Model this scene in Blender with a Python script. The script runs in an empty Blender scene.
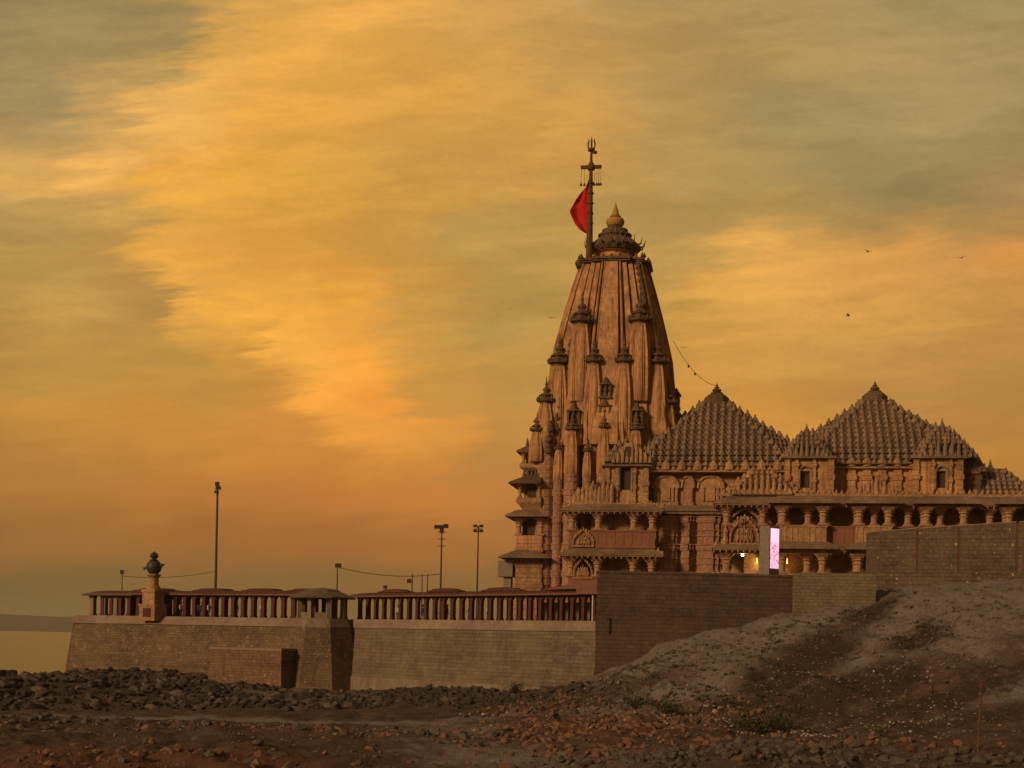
import bpy, math, random
import numpy as np
from mathutils import Vector, noise, Matrix
R = math.radians
random.seed(7)
rng = np.random.default_rng(11)
C = bpy.context.scene.collection
SC = bpy.context.scene

# ------------------------------------------------------------------ camera
FPX, CZ, HOR, ROLL = 1422.2, 7.0, 639.0, R(1.2)
cd = bpy.data.cameras.new('camera'); cam = bpy.data.objects.new('camera', cd); C.objects.link(cam)
cd.lens = 50; cd.sensor_width = 36; cd.clip_end = 30000; cd.clip_start = 0.1
cd.shift_y = (HOR - 384) / 1024
cam.matrix_world = Matrix.Translation((0, 0, CZ)) @ Matrix.Rotation(R(90), 4, 'X') @ Matrix.Rotation(ROLL, 4, 'Z')
SC.camera = cam
SC.view_settings.view_transform = 'Standard'; SC.view_settings.look = 'None'
SC.view_settings.gamma = 1; SC.view_settings.use_curve_mapping = False
SC.view_settings.exposure = 0.0
SC.cycles.max_bounces = 6; SC.cycles.diffuse_bounces = 3; SC.cycles.glossy_bounces = 3
SC.cycles.volume_bounces = 0; SC.cycles.use_denoising = True

# ------------------------------------------------------------------ sky
SUN_EL, SUN_AZ = R(20), R(-134)          # azimuth measured from +Y towards +X
def s2l(c):
    return tuple(((v/255)/12.92 if v/255 <= .04045 else ((v/255+.055)/1.055)**2.4) for v in c)
wd = bpy.data.worlds.new('World'); SC.world = wd; wd.use_nodes = True
nt = wd.node_tree; N = nt.nodes; L = nt.links; N.clear()
def nn(t, **k):
    n = N.new(t)
    for a, b in k.items(): setattr(n, a, b)
    return n
def mth(op, a, b=None, c=None, clamp=False):
    n = N.new('ShaderNodeMath'); n.operation = op; n.use_clamp = clamp
    for i, v in enumerate((a, b, c)):
        if v is None: continue
        if isinstance(v, (int, float)): n.inputs[i].default_value = v
        else: L.new(v, n.inputs[i])
    return n.outputs[0]
tc = nn('ShaderNodeTexCoord'); sx = nn('ShaderNodeSeparateXYZ'); L.new(tc.outputs['Generated'], sx.inputs[0])
dx, dy, dz = sx.outputs
hh = mth('SQRT', mth('ADD', mth('MULTIPLY', dx, dx), mth('ADD', mth('MULTIPLY', dy, dy), 1e-5)))
den = mth('MAXIMUM', dy, mth('MULTIPLY', hh, .35))
U = mth('DIVIDE', dx, den); V = mth('DIVIDE', dz, den)        # tangents of azimuth and elevation
def noise_uv(su, sv, scale, detail=4, rough=.55, off=0, tilt=0.0, dist=0.0):
    cb = nn('ShaderNodeCombineXYZ')
    L.new(mth('MULTIPLY', U, su), cb.inputs[0])
    L.new(mth('MULTIPLY', mth('ADD', V, mth('MULTIPLY', U, tilt)), sv), cb.inputs[1]); cb.inputs[2].default_value = off
    n = nn('ShaderNodeTexNoise'); n.inputs['Scale'].default_value = scale; n.inputs['Detail'].default_value = detail
    n.inputs['Roughness'].default_value = rough; n.inputs['Distortion'].default_value = dist
    L.new(cb.outputs[0], n.inputs['Vector']); return n.outputs['Fac']
w1 = noise_uv(2.2, 12, 3.0, 6, .6, 1.7, -.10)      # wispy feathering
w2 = noise_uv(2.5, 4, 3.0, 4, .5, 5.3, -.1)         # large wobble
w3 = noise_uv(3.0, 30, 3.2, 7, .66, 9.1, -.12)        # fine streaks
w4 = noise_uv(2.5, 9, 4.0, 5, .6, 15.1, -.15, .6)
Ud = mth('ADD', U, mth('ADD', mth('MULTIPLY', mth('SUBTRACT', w1, .5), .14), mth('MULTIPLY', mth('SUBTRACT', w3, .5), .075)))
Vd = mth('ADD', V, mth('ADD', mth('MULTIPLY', mth('SUBTRACT', w2, .5), .07), mth('MULTIPLY', mth('SUBTRACT', w4, .5), .035)))
# rows of sky colour: height above the horizon (px of the photograph's scale), colours along azimuth
ROWS = [
 (0,   [(-120,(112,90,48)),(60,(122,98,52)),(300,(124,92,48)),(520,(128,90,44)),(760,(140,88,40)),(1024,(128,84,42))]),
 (45,  [(-120,(112,90,50)),(60,(126,96,52)),(300,(134,98,52)),(520,(140,98,50)),(760,(150,94,40)),(1024,(136,90,44))]),
 (95,  [(-120,(140,98,50)),(60,(158,106,50)),(200,(160,102,46)),(340,(166,104,48)),(430,(168,106,48)),(520,(168,108,50)),(760,(176,112,44)),(1024,(168,108,48))]),
 (150, [(-120,(160,108,52)),(60,(178,118,52)),(200,(184,116,48)),(330,(192,118,50)),(420,(196,122,52)),(500,(188,122,54)),(760,(200,126,46)),(1024,(178,114,46))]),
 (210, [(-120,(180,126,56)),(60,(200,138,56)),(180,(202,136,54)),(300,(206,134,52)),(375,(232,152,54)),(435,(218,144,56)),(500,(190,134,60)),(740,(212,142,54)),(900,(200,134,54)),(1024,(188,126,50))]),
 (232, [(-120,(176,130,60)),(60,(192,140,60)),(180,(194,138,56)),(270,(196,134,54)),(330,(248,164,60)),(395,(240,152,52)),(440,(200,138,58)),(500,(184,134,60)),(720,(208,140,54)),(880,(186,130,56)),(1024,(178,122,52))]),
 (275, [(-120,(176,132,62)),(60,(192,144,64)),(185,(194,142,60)),(240,(208,146,56)),(275,(250,174,66)),(370,(242,160,54)),(430,(202,144,60)),(500,(192,140,62)),(700,(206,146,62)),(860,(196,140,64)),(1024,(184,130,56))]),
 (335, [(-120,(176,134,66)),(60,(192,148,70)),(150,(180,134,64)),(190,(236,168,66)),(240,(246,172,62)),(330,(232,158,54)),(400,(202,148,62)),(500,(182,142,66)),(640,(196,146,62)),(740,(222,160,68)),(880,(208,148,66)),(1024,(196,138,60))]),
 (395, [(-120,(172,136,74)),(40,(184,144,74)),(105,(188,142,68)),(160,(232,166,64)),(280,(222,154,54)),(400,(202,146,58)),(500,(186,144,66)),(660,(192,148,70)),(760,(232,166,74)),(860,(222,156,70)),(960,(206,144,68)),(1024,(206,138,60))]),
 (428, [(-120,(166,134,74)),(50,(190,148,76)),(100,(206,156,76)),(165,(232,166,62)),(280,(220,156,54)),(400,(202,146,58)),(500,(190,144,66)),(640,(180,142,72)),(760,(176,140,72)),(880,(168,132,70)),(960,(172,132,68)),(1024,(178,132,66))]),
 (455, [(-120,(172,138,80)),(40,(212,160,80)),(90,(240,176,86)),(160,(232,164,60)),(280,(220,158,54)),(400,(204,148,62)),(500,(202,148,64)),(620,(184,142,70)),(740,(170,138,74)),(880,(150,126,74)),(1024,(164,128,72))]),
 (520, [(-120,(156,132,84)),(30,(166,138,86)),(90,(196,152,84)),(150,(240,178,86)),(260,(234,166,62)),(400,(214,154,60)),(540,(212,154,68)),(660,(180,142,74)),(800,(160,134,78)),(920,(166,138,82)),(1024,(158,132,78))]),
 (580, [(-120,(148,126,82)),(60,(158,132,80)),(150,(164,134,76)),(200,(226,166,74)),(280,(236,170,68)),(420,(218,156,62)),(560,(196,148,72)),(700,(176,140,76)),(860,(172,142,82)),(1024,(164,136,82))]),
 (650, [(-120,(140,120,80)),(60,(150,128,80)),(200,(166,134,74)),(250,(222,164,74)),(360,(236,170,72)),(480,(204,152,76)),(640,(176,142,80)),(780,(176,144,82)),(920,(158,134,82)),(1024,(152,130,82))]),
 (1500,[(-120,(128,104,74)),(250,(140,110,72)),(520,(140,110,74)),(780,(132,106,74)),(1024,(124,102,74))]),
]
def ramp(pts):
    r = nn('ShaderNodeValToRGB'); r.color_ramp.interpolation = 'EASE'
    e = r.color_ramp.elements
    while len(e) > 1: e.remove(e[-1])
    for i, (px, c) in enumerate(pts):
        p = (px + 120) / 1264
        el = e[0] if i == 0 else e.new(p)
        el.position = p; el.color = (*s2l(c), 1)
    L.new(mth('ADD', mth('MULTIPLY', Ud, FPX/1264), (512+120)/1264), r.inputs[0]); return r.outputs[0]
cur = None; prevv = None
for v, pts in ROWS:
    c = ramp(pts)
    if cur is None: cur = c
    else:
        mr = nn('ShaderNodeMapRange'); mr.interpolation_type = 'SMOOTHSTEP'
        mr.inputs['From Min'].default_value = prevv/FPX; mr.inputs['From Max'].default_value = v/FPX
        L.new(Vd, mr.inputs['Value'])
        mx = nn('ShaderNodeMix', data_type='RGBA'); L.new(mr.outputs[0], mx.inputs[0]); L.new(cur, mx.inputs[6]); L.new(c, mx.inputs[7])
        cur = mx.outputs[2]
    prevv = v
# streaky brightness of the thin cloud, and the fine mottle of the high cloud
streak = mth('ADD', mth('MULTIPLY', mth('SUBTRACT', w1, .5), .34), mth('MULTIPLY', mth('SUBTRACT', w3, .5), .22))
fine = noise_uv(40, 60, 6, 3, .7, 3.3)
streak = mth('ADD', streak, mth('MULTIPLY', mth('SUBTRACT', fine, .5), .16))
upv = nn('ShaderNodeMapRange'); upv.inputs['From Min'].default_value = 90/FPX; upv.inputs['From Max'].default_value = 330/FPX
upv.inputs['To Min'].default_value = .12; L.new(V, upv.inputs['Value'])
gain = mth('ADD', 1.0, mth('MULTIPLY', streak, upv.outputs[0]))
# thin cirrus catching the light: bright wisps over duller gaps
ci = noise_uv(3.0, 15, 2.6, 7, .60, 21.7, -.12, .3); ci2 = noise_uv(9, 36, 2.4, 7, .65, 33.1, .12, .4)
cm_ = nn('ShaderNodeMapRange'); cm_.interpolation_type = 'SMOOTHSTEP'; cm_.inputs['From Min'].default_value = .38; cm_.inputs['From Max'].default_value = .66
L.new(mth('ADD', mth('MULTIPLY', ci, .72), mth('MULTIPLY', ci2, .28)), cm_.inputs['Value'])
gain = mth('ADD', gain, mth('MULTIPLY', mth('SUBTRACT', cm_.outputs[0], .45), mth('MULTIPLY', upv.outputs[0], .22)))
# the side of the sky away from the sunset is duller
bk = nn('ShaderNodeMapRange'); bk.interpolation_type = 'SMOOTHSTEP'; bk.inputs['From Min'].default_value = -.5; bk.inputs['From Max'].default_value = .5
bk.inputs['To Min'].default_value = .55; L.new(dy, bk.inputs['Value']); gain = mth('MULTIPLY', gain, bk.outputs[0])
vm = nn('ShaderNodeVectorMath', operation='SCALE'); L.new(cur, vm.inputs[0]); L.new(gain, vm.inputs['Scale'])
sky = nn('ShaderNodeTexSky'); sky.sky_type = 'NISHITA'; sky.sun_disc = False
sky.sun_elevation = SUN_EL; sky.sun_rotation = SUN_AZ; sky.dust_density = 4; sky.air_density = 2
sb = nn('ShaderNodeVectorMath', operation='SCALE'); L.new(sky.outputs[0], sb.inputs[0]); sb.inputs['Scale'].default_value = .006
ad = nn('ShaderNodeVectorMath', operation='ADD'); L.new(vm.outputs[0], ad.inputs[0]); L.new(sb.outputs[0], ad.inputs[1])
# sky colours are kept in units of the Background strength 0.1
up = nn('ShaderNodeVectorMath', operation='SCALE'); L.new(ad.outputs[0], up.inputs[0]); up.inputs['Scale'].default_value = 10
bg = nn('ShaderNodeBackground'); L.new(up.outputs[0], bg.inputs[0]); bg.inputs[1].default_value = 0.1
wo = nn('ShaderNodeOutputWorld'); L.new(bg.outputs[0], wo.inputs[0])

sl = bpy.data.lights.new('sun', 'SUN'); sl.energy = 2.3; sl.angle = R(10); sl.color = (1, .70, .42)
so = bpy.data.objects.new('sun', sl); C.objects.link(so)
sd = Vector((math.sin(SUN_AZ)*math.cos(SUN_EL), math.cos(SUN_AZ)*math.cos(SUN_EL), math.sin(SUN_EL)))
so.rotation_euler = sd.to_track_quat('Z', 'Y').to_euler(); so.location = sd*300

# ------------------------------------------------------------------ placing helpers
cr, sr = math.cos(ROLL), math.sin(ROLL)
def ray(px, py):
    u, v = px-512, HOR-py
    return (u*cr - v*sr)/FPX, (u*sr + v*cr)/FPX
def W(px, py, Y):
    a, b = ray(px, py); return (a*Y, Y, CZ + b*Y)
def WX(px, Y, z):                               # world point seen at column px at distance Y, height z
    vv = (z-CZ)/Y*FPX; u = (px-512)/cr
    X = (px-512 - vv*sr)/cr
    return (X*Y/FPX, Y)
G = 8.3                                          # terrace level
TX, TY, TA = 11.3, 170.0, R(9)
ca, sa = math.cos(TA), math.sin(TA)
def P(px, py, yl=0.0):
    a, b = ray(px, py)
    t = (yl + TX*sa + TY*ca)/(a*sa + ca)
    return (a*t-TX)*ca - (t-TY)*sa, CZ + b*t - G
def ZT(py, yl=0.0, px=614): return P(px, py, yl)[1]

# ------------------------------------------------------------------ materials
def mat(name):
    m = bpy.data.materials.new(name); m.use_nodes = True
    t = m.node_tree; b = t.nodes['Principled BSDF']; b.inputs['Specular IOR Level'].default_value = .25
    return m, t, b
def tnode(t, ty, **k):
    n = t.nodes.new(ty)
    for a, b in k.items():
        if a in n.inputs.keys(): n.inputs[a].default_value = b
        else: setattr(n, a, b)
    return n
def mixc(t, fac, a, b, blend='MIX'):
    m = t.nodes.new('ShaderNodeMix'); m.data_type = 'RGBA'; m.blend_type = blend
    for i, v in ((0, fac), (6, a), (7, b)):
        if hasattr(v, 'links'): t.links.new(v, m.inputs[i])
        elif i == 0: m.inputs[0].default_value = v
        else: m.inputs[i].default_value = (*v, 1)
    return m.outputs[2]
def rng_(t, src, a, b, c=0, d=1):
    m = t.nodes.new('ShaderNodeMapRange'); t.links.new(src, m.inputs[0])
    for i, v in zip((1, 2, 3, 4), (a, b, c, d)): m.inputs[i].default_value = v
    return m.outputs[0]
def coords(t, scale=(1,1,1), kind='Object'):
    c = t.nodes.new('ShaderNodeTexCoord'); mp = t.nodes.new('ShaderNodeMapping'); mp.inputs['Scale'].default_value = scale
    t.links.new(c.outputs[kind], mp.inputs[0]); return mp.outputs[0]
def noise_n(t, vec, sc, det=5, ro=.6):
    n = t.nodes.new('ShaderNodeTexNoise'); n.inputs['Scale'].default_value = sc; n.inputs['Detail'].default_value = det
    n.inputs['Roughness'].default_value = ro; t.links.new(vec, n.inputs['Vector']); return n.outputs['Fac']
def stone(name, base, alt, grime, grime_amt=.5, bump=.25, scale=1.0, carve=0.0, band=0.0):
    m, t, b = mat(name)
    v = coords(t)
    big = noise_n(t, v, .22*scale, 5, .65); mid = noise_n(t, v, 1.1*scale, 6, .7)
    streak = noise_n(t, coords(t, (1.6, 1.6, .14)), 1.2*scale, 5, .7); st2 = noise_n(t, coords(t, (2.6, 2.6, .10)), 2.2*scale, 4, .7)
    c = mixc(t, rng_(t, mid, .35, .68), base, alt)
    c = mixc(t, rng_(t, big, .42, .72, 0, grime_amt), c, grime)
    c = mixc(t, rng_(t, streak, .5, .74, 0, grime_amt), c, grime)
    c = mixc(t, rng_(t, st2, .55, .68, 0, .5), c, tuple(min(1, x*1.25) for x in base)); c = mixc(t, rng_(t, st2, .44, .34, 0, .45*grime_amt+.1), c, grime)
    if band:                                     # courses of stone, darker joints
        w = t.nodes.new('ShaderNodeTexBrick'); w.inputs['Scale'].default_value = 1
        w.inputs['Brick Width'].default_value = .9; w.inputs['Row Height'].default_value = band; w.inputs['Mortar Size'].default_value = .03
        w.inputs['Color1'].default_value = (1, 1, 1, 1); w.inputs['Color2'].default_value = (.72, .72, .72, 1); w.inputs['Mortar'].default_value = (.45, .42, .4, 1)
        cx = t.nodes.new('ShaderNodeSeparateXYZ'); t.links.new(v, cx.inputs[0]); cb = t.nodes.new('ShaderNodeCombineXYZ')
        ad = t.nodes.new('ShaderNodeMath'); t.links.new(cx.outputs[0], ad.inputs[0]); t.links.new(cx.outputs[1], ad.inputs[1])
        t.links.new(ad.outputs[0], cb.inputs[0]); t.links.new(cx.outputs[2], cb.inputs[1]); t.links.new(cb.outputs[0], w.inputs['Vector'])
        c = mixc(t, .3, c, w.outputs['Color'], 'MULTIPLY')
    t.links.new(c, b.inputs['Base Color']); b.inputs['Roughness'].default_value = .9
    bp = t.nodes.new('ShaderNodeBump'); bp.inputs['Strength'].default_value = bump; bp.inputs['Distance'].default_value = .12
    h = mid
    if carve:
        vo = t.nodes.new('ShaderNodeTexVoronoi'); vo.inputs['Scale'].default_value = 2.6; t.links.new(coords(t, (1, 1, 1.25)), vo.inputs['Vector'])
        mm = t.nodes.new('ShaderNodeMath'); mm.operation = 'MULTIPLY_ADD'; t.links.new(vo.outputs['Distance'], mm.inputs[0]); mm.inputs[1].default_value = -carve; t.links.new(mid, mm.inputs[2]); h = mm.outputs[0]
        dk = rng_(t, vo.outputs['Distance'], .25, .6, 0, .35)
        c2 = mixc(t, dk, c, grime); t.links.new(c2, b.inputs['Base Color'])
    t.links.new(h, bp.inputs['Height']); t.links.new(bp.outputs[0], b.inputs['Normal'])
    return m
M = {}
M['ochre'] = stone('ochre sandstone', (.68,.355,.145), (.44,.21,.088), (.12,.058,.034), .85, .35, band=.62)
M['rose'] = stone('rose sandstone', (.50,.26,.145), (.36,.18,.10), (.13,.065,.042), .4, .5, carve=.9)
M['gold'] = stone('yellow sandstone', (.55,.31,.145), (.38,.20,.10), (.12,.06,.03), .55, .4, carve=.5)
M['dark'] = stone('weathered black stone and gap shade', (.15,.085,.05), (.22,.12,.065), (.045,.026,.018), .6, .6, carve=1.0)  # weathered caps and carving; on roof steps it paints shade between knobs
M['roof'] = stone('lichened roof stone', (.30,.19,.115), (.21,.13,.082), (.09,.055,.038), .5, .2)
M['eave'] = stone('eave stone', (.28,.165,.095), (.19,.11,.065), (.07,.045,.032), .75, .4)
M['plain'] = stone('plain red render', (0.246,0.106,0.057), (0.229,0.088,0.048), (.12,.055,.035), .4, .2)
M['gilt'] = stone('gilded stone', (.45,.27,.05), (.36,.2,.04), (.12,.07,.03), .3, .1)
def brickmat(name, c1, c2, mortar, w, h, warp=.05, patch=None, pal=.0):
    m, t, b = mat(name)
    v = coords(t)
    sp = t.nodes.new('ShaderNodeSeparateXYZ'); t.links.new(v, sp.inputs[0]); cb = t.nodes.new('ShaderNodeCombineXYZ')
    n1 = noise_n(t, v, 1.3, 3, .5)
    wz = t.nodes.new('ShaderNodeMath'); wz.operation = 'MULTIPLY_ADD'; t.links.new(n1, wz.inputs[0]); wz.inputs[1].default_value = warp; t.links.new(sp.outputs[2], wz.inputs[2])
    t.links.new(sp.outputs[0], cb.inputs[0]); t.links.new(wz.outputs[0], cb.inputs[1])
    br = t.nodes.new('ShaderNodeTexBrick'); t.links.new(cb.outputs[0], br.inputs['Vector'])
    br.inputs['Scale'].default_value = 1; br.inputs['Brick Width'].default_value = w; br.inputs['Row Height'].default_value = h
    br.inputs['Mortar Size'].default_value = .02; br.inputs['Mortar Smooth'].default_value = .6; br.inputs['Bias'].default_value = -.1; br.offset_frequency = 2; br.squash = .8; br.squash_frequency = 3
    br.inputs['Color1'].default_value = (*c1, 1); br.inputs['Color2'].default_value = (*c2, 1); br.inputs['Mortar'].default_value = (*mortar, 1)
    big = noise_n(t, v, .16, 5, .7); mid = noise_n(t, v, .9, 6, .7)
    row = noise_n(t, coords(t, (.05, .05, 2.2)), 1.0, 4, .7)
    stn = noise_n(t, coords(t, (1.1, 1.1, .10)), .8, 5, .7)
    c = mixc(t, rng_(t, mid, .40, .68, 0, .65), br.outputs['Color'], (c2[0]*.42, c2[1]*.42, c2[2]*.42))
    f4 = noise_n(t, coords(t, (1, 1, 1.6)), 3.4, 4, .8); c = mixc(t, rng_(t, f4, .5, .66, 0, .35), c, (c1[0]*1.35, c1[1]*1.35, c1[2]*1.3)); c = mixc(t, rng_(t, f4, .46, .34, 0, .45), c, (c2[0]*.4, c2[1]*.4, c2[2]*.4))
    c = mixc(t, rng_(t, big, .45, .7, 0, .5), c, (c1[0]*1.3, c1[1]*1.35, c1[2]*1.2))
    c = mixc(t, rng_(t, row, .50, .72, 0, .38), c, (c2[0]*.45, c2[1]*.42, c2[2]*.42))
    c = mixc(t, rng_(t, stn, .55, .75, 0, .6), c, (.05, .03, .02))
    if pal:
        spk = noise_n(t, v, 3.2, 2, .5)
        c = mixc(t, rng_(t, spk, .66, .72, 0, pal), c, (.55, .38, .2))
    t.links.new(c, b.inputs['Base Color']); b.inputs['Roughness'].default_value = .92
    bp = t.nodes.new('ShaderNodeBump'); bp.inputs['Strength'].default_value = .6; bp.inputs['Distance'].default_value = .06
    mx = t.nodes.new('ShaderNodeMath'); mx.operation = 'SUBTRACT'; t.links.new(mid, mx.inputs[0]); t.links.new(br.outputs['Fac'], mx.inputs[1])
    t.links.new(mx.outputs[0], bp.inputs['Height']); t.links.new(bp.outputs[0], b.inputs['Normal'])
    return m
M['wall_l'] = brickmat('brown block masonry', (.195,.122,.070), (.115,.070,.042), (.085,.05,.03), .55, .27, .12, pal=.5)
M['wall_p'] = brickmat('brown patched masonry', (.215,.118,.066), (.15,.085,.05), (.10,.055,.032), .5, .3, .12, pal=.6)
M['wall_r'] = brickmat('grey brown coursed stone', (.185,.132,.084), (.130,.090,.058), (.09,.055,.032), 1.1, .34, .1)
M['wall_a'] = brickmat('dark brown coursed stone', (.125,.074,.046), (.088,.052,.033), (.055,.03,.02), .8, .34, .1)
M['wall_b'] = brickmat('light ochre block wall', (.20,.145,.082), (.155,.108,.064), (.10,.06,.036), .5, .26, .06)
M['wall_c'] = brickmat('mottled rubble block wall', (.155,.104,.06), (.09,.06,.038), (.06,.035,.022), .6, .34, .12, pal=.9)
M['coping'] = stone('pale coping plaster', (.29,.20,.135), (.23,.155,.105), (.12,.07,.045), .6, .15)
M['foot'] = stone('stained concrete footing', (.24,.175,.115), (.18,.128,.085), (.1,.06,.035), .7, .3)
M['red'] = stone('red painted stone', (.11,.034,.022), (.08,.027,.019), (.03,.015,.011), .4, .15)
M['redroof'] = stone('red brown roof slab', (.12,.034,.025), (.085,.027,.02), (.045,.02,.016), .5, .2)
M['fascia'] = stone('faded pink fascia', (.20,.09,.06), (.15,.066,.045), (.1,.045,.03), .5, .2)
M['greyroof'] = stone('grey slate roof', (.15,.10,.07), (.11,.075,.052), (.06,.04,.03), .4, .2)
M['greycol'] = stone('grey plaster column', (.25,.19,.12), (.2,.14,.09), (.1,.06,.04), .4, .2)
M['soilfl'] = stone('terrace paving', (.25,.15,.1), (.2,.12,.08), (.1,.06,.04), .4, .2)
def plainmat(name, c, rough=.7, metal=0, spec=.3):
    m, t, b = mat(name); v = coords(t); n = noise_n(t, v, 3, 4, .6)
    c2 = mixc(t, rng_(t, n, .35, .7), c, tuple(x*.7 for x in c)); t.links.new(c2, b.inputs['Base Color'])
    b.inputs['Roughness'].default_value = rough; b.inputs['Metallic'].default_value = metal; b.inputs['Specular IOR Level'].default_value = spec
    return m
M['steel'] = plainmat('dark galvanised steel', (.06,.045,.04), .6)
M['rust'] = plainmat('rusty iron', (.13,.05,.025), .8)
M['black'] = plainmat('black housing', (.03,.02,.02), .5)
M['cloth_red'] = plainmat('red flag cloth', (.55,.008,.010), .8)
M['bronze'] = plainmat('dark bronze', (.045,.042,.035), .5)
M['glass'] = plainmat('dull window glass', (.05,.045,.035), .6, 0, .2)
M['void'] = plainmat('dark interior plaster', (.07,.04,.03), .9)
M['skin'] = plainmat('brown skin', (.22,.11,.07), .6)
M['white'] = plainmat('white cotton', (.7,.62,.5), .8)
M['shirt'] = plainmat('blue shirt', (.08,.11,.2), .8)
M['trouser'] = plainmat('dark trousers', (.04,.035,.04), .8)
M['hair'] = plainmat('black hair', (.015,.012,.01), .6)
M['bird'] = plainmat('dark feathers', (.03,.022,.02), .8)
M['greybox'] = plainmat('grey sheet metal', (.22,.17,.12), .6)
def emis(name, c, s):
    m, t, b = mat(name); b.inputs['Base Color'].default_value = (*c, 1)
    b.inputs['Emission Color'].default_value = (*c, 1); b.inputs['Emission Strength'].default_value = s; return m
M['dimbulb'] = emis('dim orange bulb', (1, .6, .15), 1.6)
M['bulb'] = emis('lit bulb', (1, .93, .6), 6)

# ------------------------------------------------------------------ mesh helpers
class MB:
    def __init__(s): s.v = []; s.f = []; s.mi = []
    def add(s, vs, fs, mi=0):
        o = len(s.v); s.v += [tuple(p) for p in vs]; s.f += [tuple(i+o for i in f) for f in fs]; s.mi += [mi]*len(fs)
    def box(s, x0, x1, y0, y1, z0, z1, mi=0):
        s.add([(x0,y0,z0),(x1,y0,z0),(x1,y1,z0),(x0,y1,z0),(x0,y0,z1),(x1,y0,z1),(x1,y1,z1),(x0,y1,z1)],
              [(3,2,1,0),(4,5,6,7),(0,1,5,4),(1,2,6,5),(2,3,7,6),(3,0,4,7)], mi)
    def loft(s, polys, mi=0, cap=True, closed=True):
        n = len(polys[0]); vs = [p for q in polys for p in q]; fs = []
        for k in range(len(polys)-1):
            for i in range(n if closed else n-1):
                j = (i+1) % n; fs.append((k*n+i, k*n+j, (k+1)*n+j, (k+1)*n+i))
        if cap: fs.append(tuple(range(n))[::-1]); fs.append(tuple((len(polys)-1)*n+i for i in range(n)))
        s.add(vs, fs, mi)
    def lathe(s, cx, cy, prof, n=12, rot=0, mi=0, rib=0, sy=1):
        polys = []
        for r, z in prof:
            polys.append([(cx + r*(1+(rib if i % 2 else 0))*math.cos(rot+2*math.pi*i/n), cy + sy*r*(1+(rib if i % 2 else 0))*math.sin(rot+2*math.pi*i/n), z) for i in range(n)])
        s.loft(polys, mi)
    def tube(s, pts, r, n=6, mi=0):
        pts = [Vector(p) for p in pts]; polys = []
        for i, p in enumerate(pts):
            d = (pts[min(i+1, len(pts)-1)] - pts[max(i-1, 0)]).normalized()
            a = d.orthogonal().normalized() if abs(d.z) > .9 else d.cross(Vector((0,0,1))).normalized(); b = d.cross(a)
            rr = r[i] if isinstance(r, (list, tuple)) else r
            polys.append([tuple(p + rr*(math.cos(2*math.pi*k/n)*a + math.sin(2*math.pi*k/n)*b)) for k in range(n)])
        s.loft(polys, mi)
    def mesh(s, name, mats, smooth=False):
        me = bpy.data.meshes.new(name); me.from_pydata(s.v, [], s.f)
        for m in (mats if isinstance(mats, (list, tuple)) else [mats]): me.materials.append(M[m] if isinstance(m, str) else m)
        if len(set(s.mi)) > 1: me.polygons.foreach_set('material_index', s.mi)
        me.update()
        import bmesh
        bm = bmesh.new(); bm.from_mesh(me); bmesh.ops.recalc_face_normals(bm, faces=bm.faces); bm.to_mesh(me); bm.free()
        if smooth:
            me.polygons.foreach_set('use_smooth', [True]*len(me.polygons))
            try: me.set_sharp_from_angle(angle=R(40))
            except Exception: pass
        return me
    def build(s, name, mats, parent=None, loc=(0,0,0), rz=0, smooth=False):
        return place(name, s.mesh(name, mats, smooth), parent, loc, rz)
def place(name, me, parent=None, loc=(0,0,0), rz=0, sc=None):
    o = bpy.data.objects.new(name, me); C.objects.link(o); o.parent = parent; o.location = loc
    o.rotation_euler = (0, 0, rz)
    if sc: o.scale = sc
    return o
def tag(o, label, cat, group=None, kind=None):
    if label: o['label'] = label
    if cat: o['category'] = cat
    if group: o['group'] = group
    if kind: o['kind'] = kind
    return o
def thing(name, label, cat, loc=(0,0,0), rz=0, group=None):
    o = bpy.data.objects.new(name, None); C.objects.link(o); o.location = loc; o.rotation_euler = (0,0,rz); o.empty_display_size = .3
    return tag(o, label, cat, group)
def struct(o): o['kind'] = 'structure'; return o
def copy_tree(o, parent=None):
    c = o.copy(); C.objects.link(c); c.parent = parent
    for ch in list(o.children): copy_tree(ch, c)
    return c
def ratha(w, fl=1.0, z=0, cx=0, cy=0, steps=((.84,.84),(.60,.90),(.40,.95),(.20,1.0)), groove=.0):
    # plan of a square tower with stepped offsets; steps = (half length, depth) from the corner to the middle
    side = []
    st = list(steps)
    for i, (a, d) in enumerate(st):
        nx = st[i+1] if i+1 < len(st) else None
        if i == 0: side.append((-a, -d))
        else: side += [(-a, -st[i-1][1]), (-a, -d)]
        if groove and nx and i > 0:
            g = (a+nx[0])/2; side += [(-g-.015, -d), (-g-.01, -d+groove), (-g+.01, -d+groove), (-g+.015, -d)]
    half = side[:]
    full = half + [(-x, y) for x, y in reversed(half)]
    full = full[:-1]
    out = []
    for k in range(4):
        c, s_ = math.cos(k*math.pi/2), math.sin(k*math.pi/2)
        for x, y in full: out.append((cx+w*(x*c - y*s_), cy+w*(x*s_ + y*c), z))
    return out
def octa(w, ch, z, cx=0, cy=0):
    a = w - ch
    return [(cx+x, cy+y, z) for x, y in ((-a,-w),(a,-w),(w,-a),(w,a),(a,w),(-a,w),(-w,a),(-w,-a))]
def interp(xs, ys, x): return float(np.interp(x, xs, ys))

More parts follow.
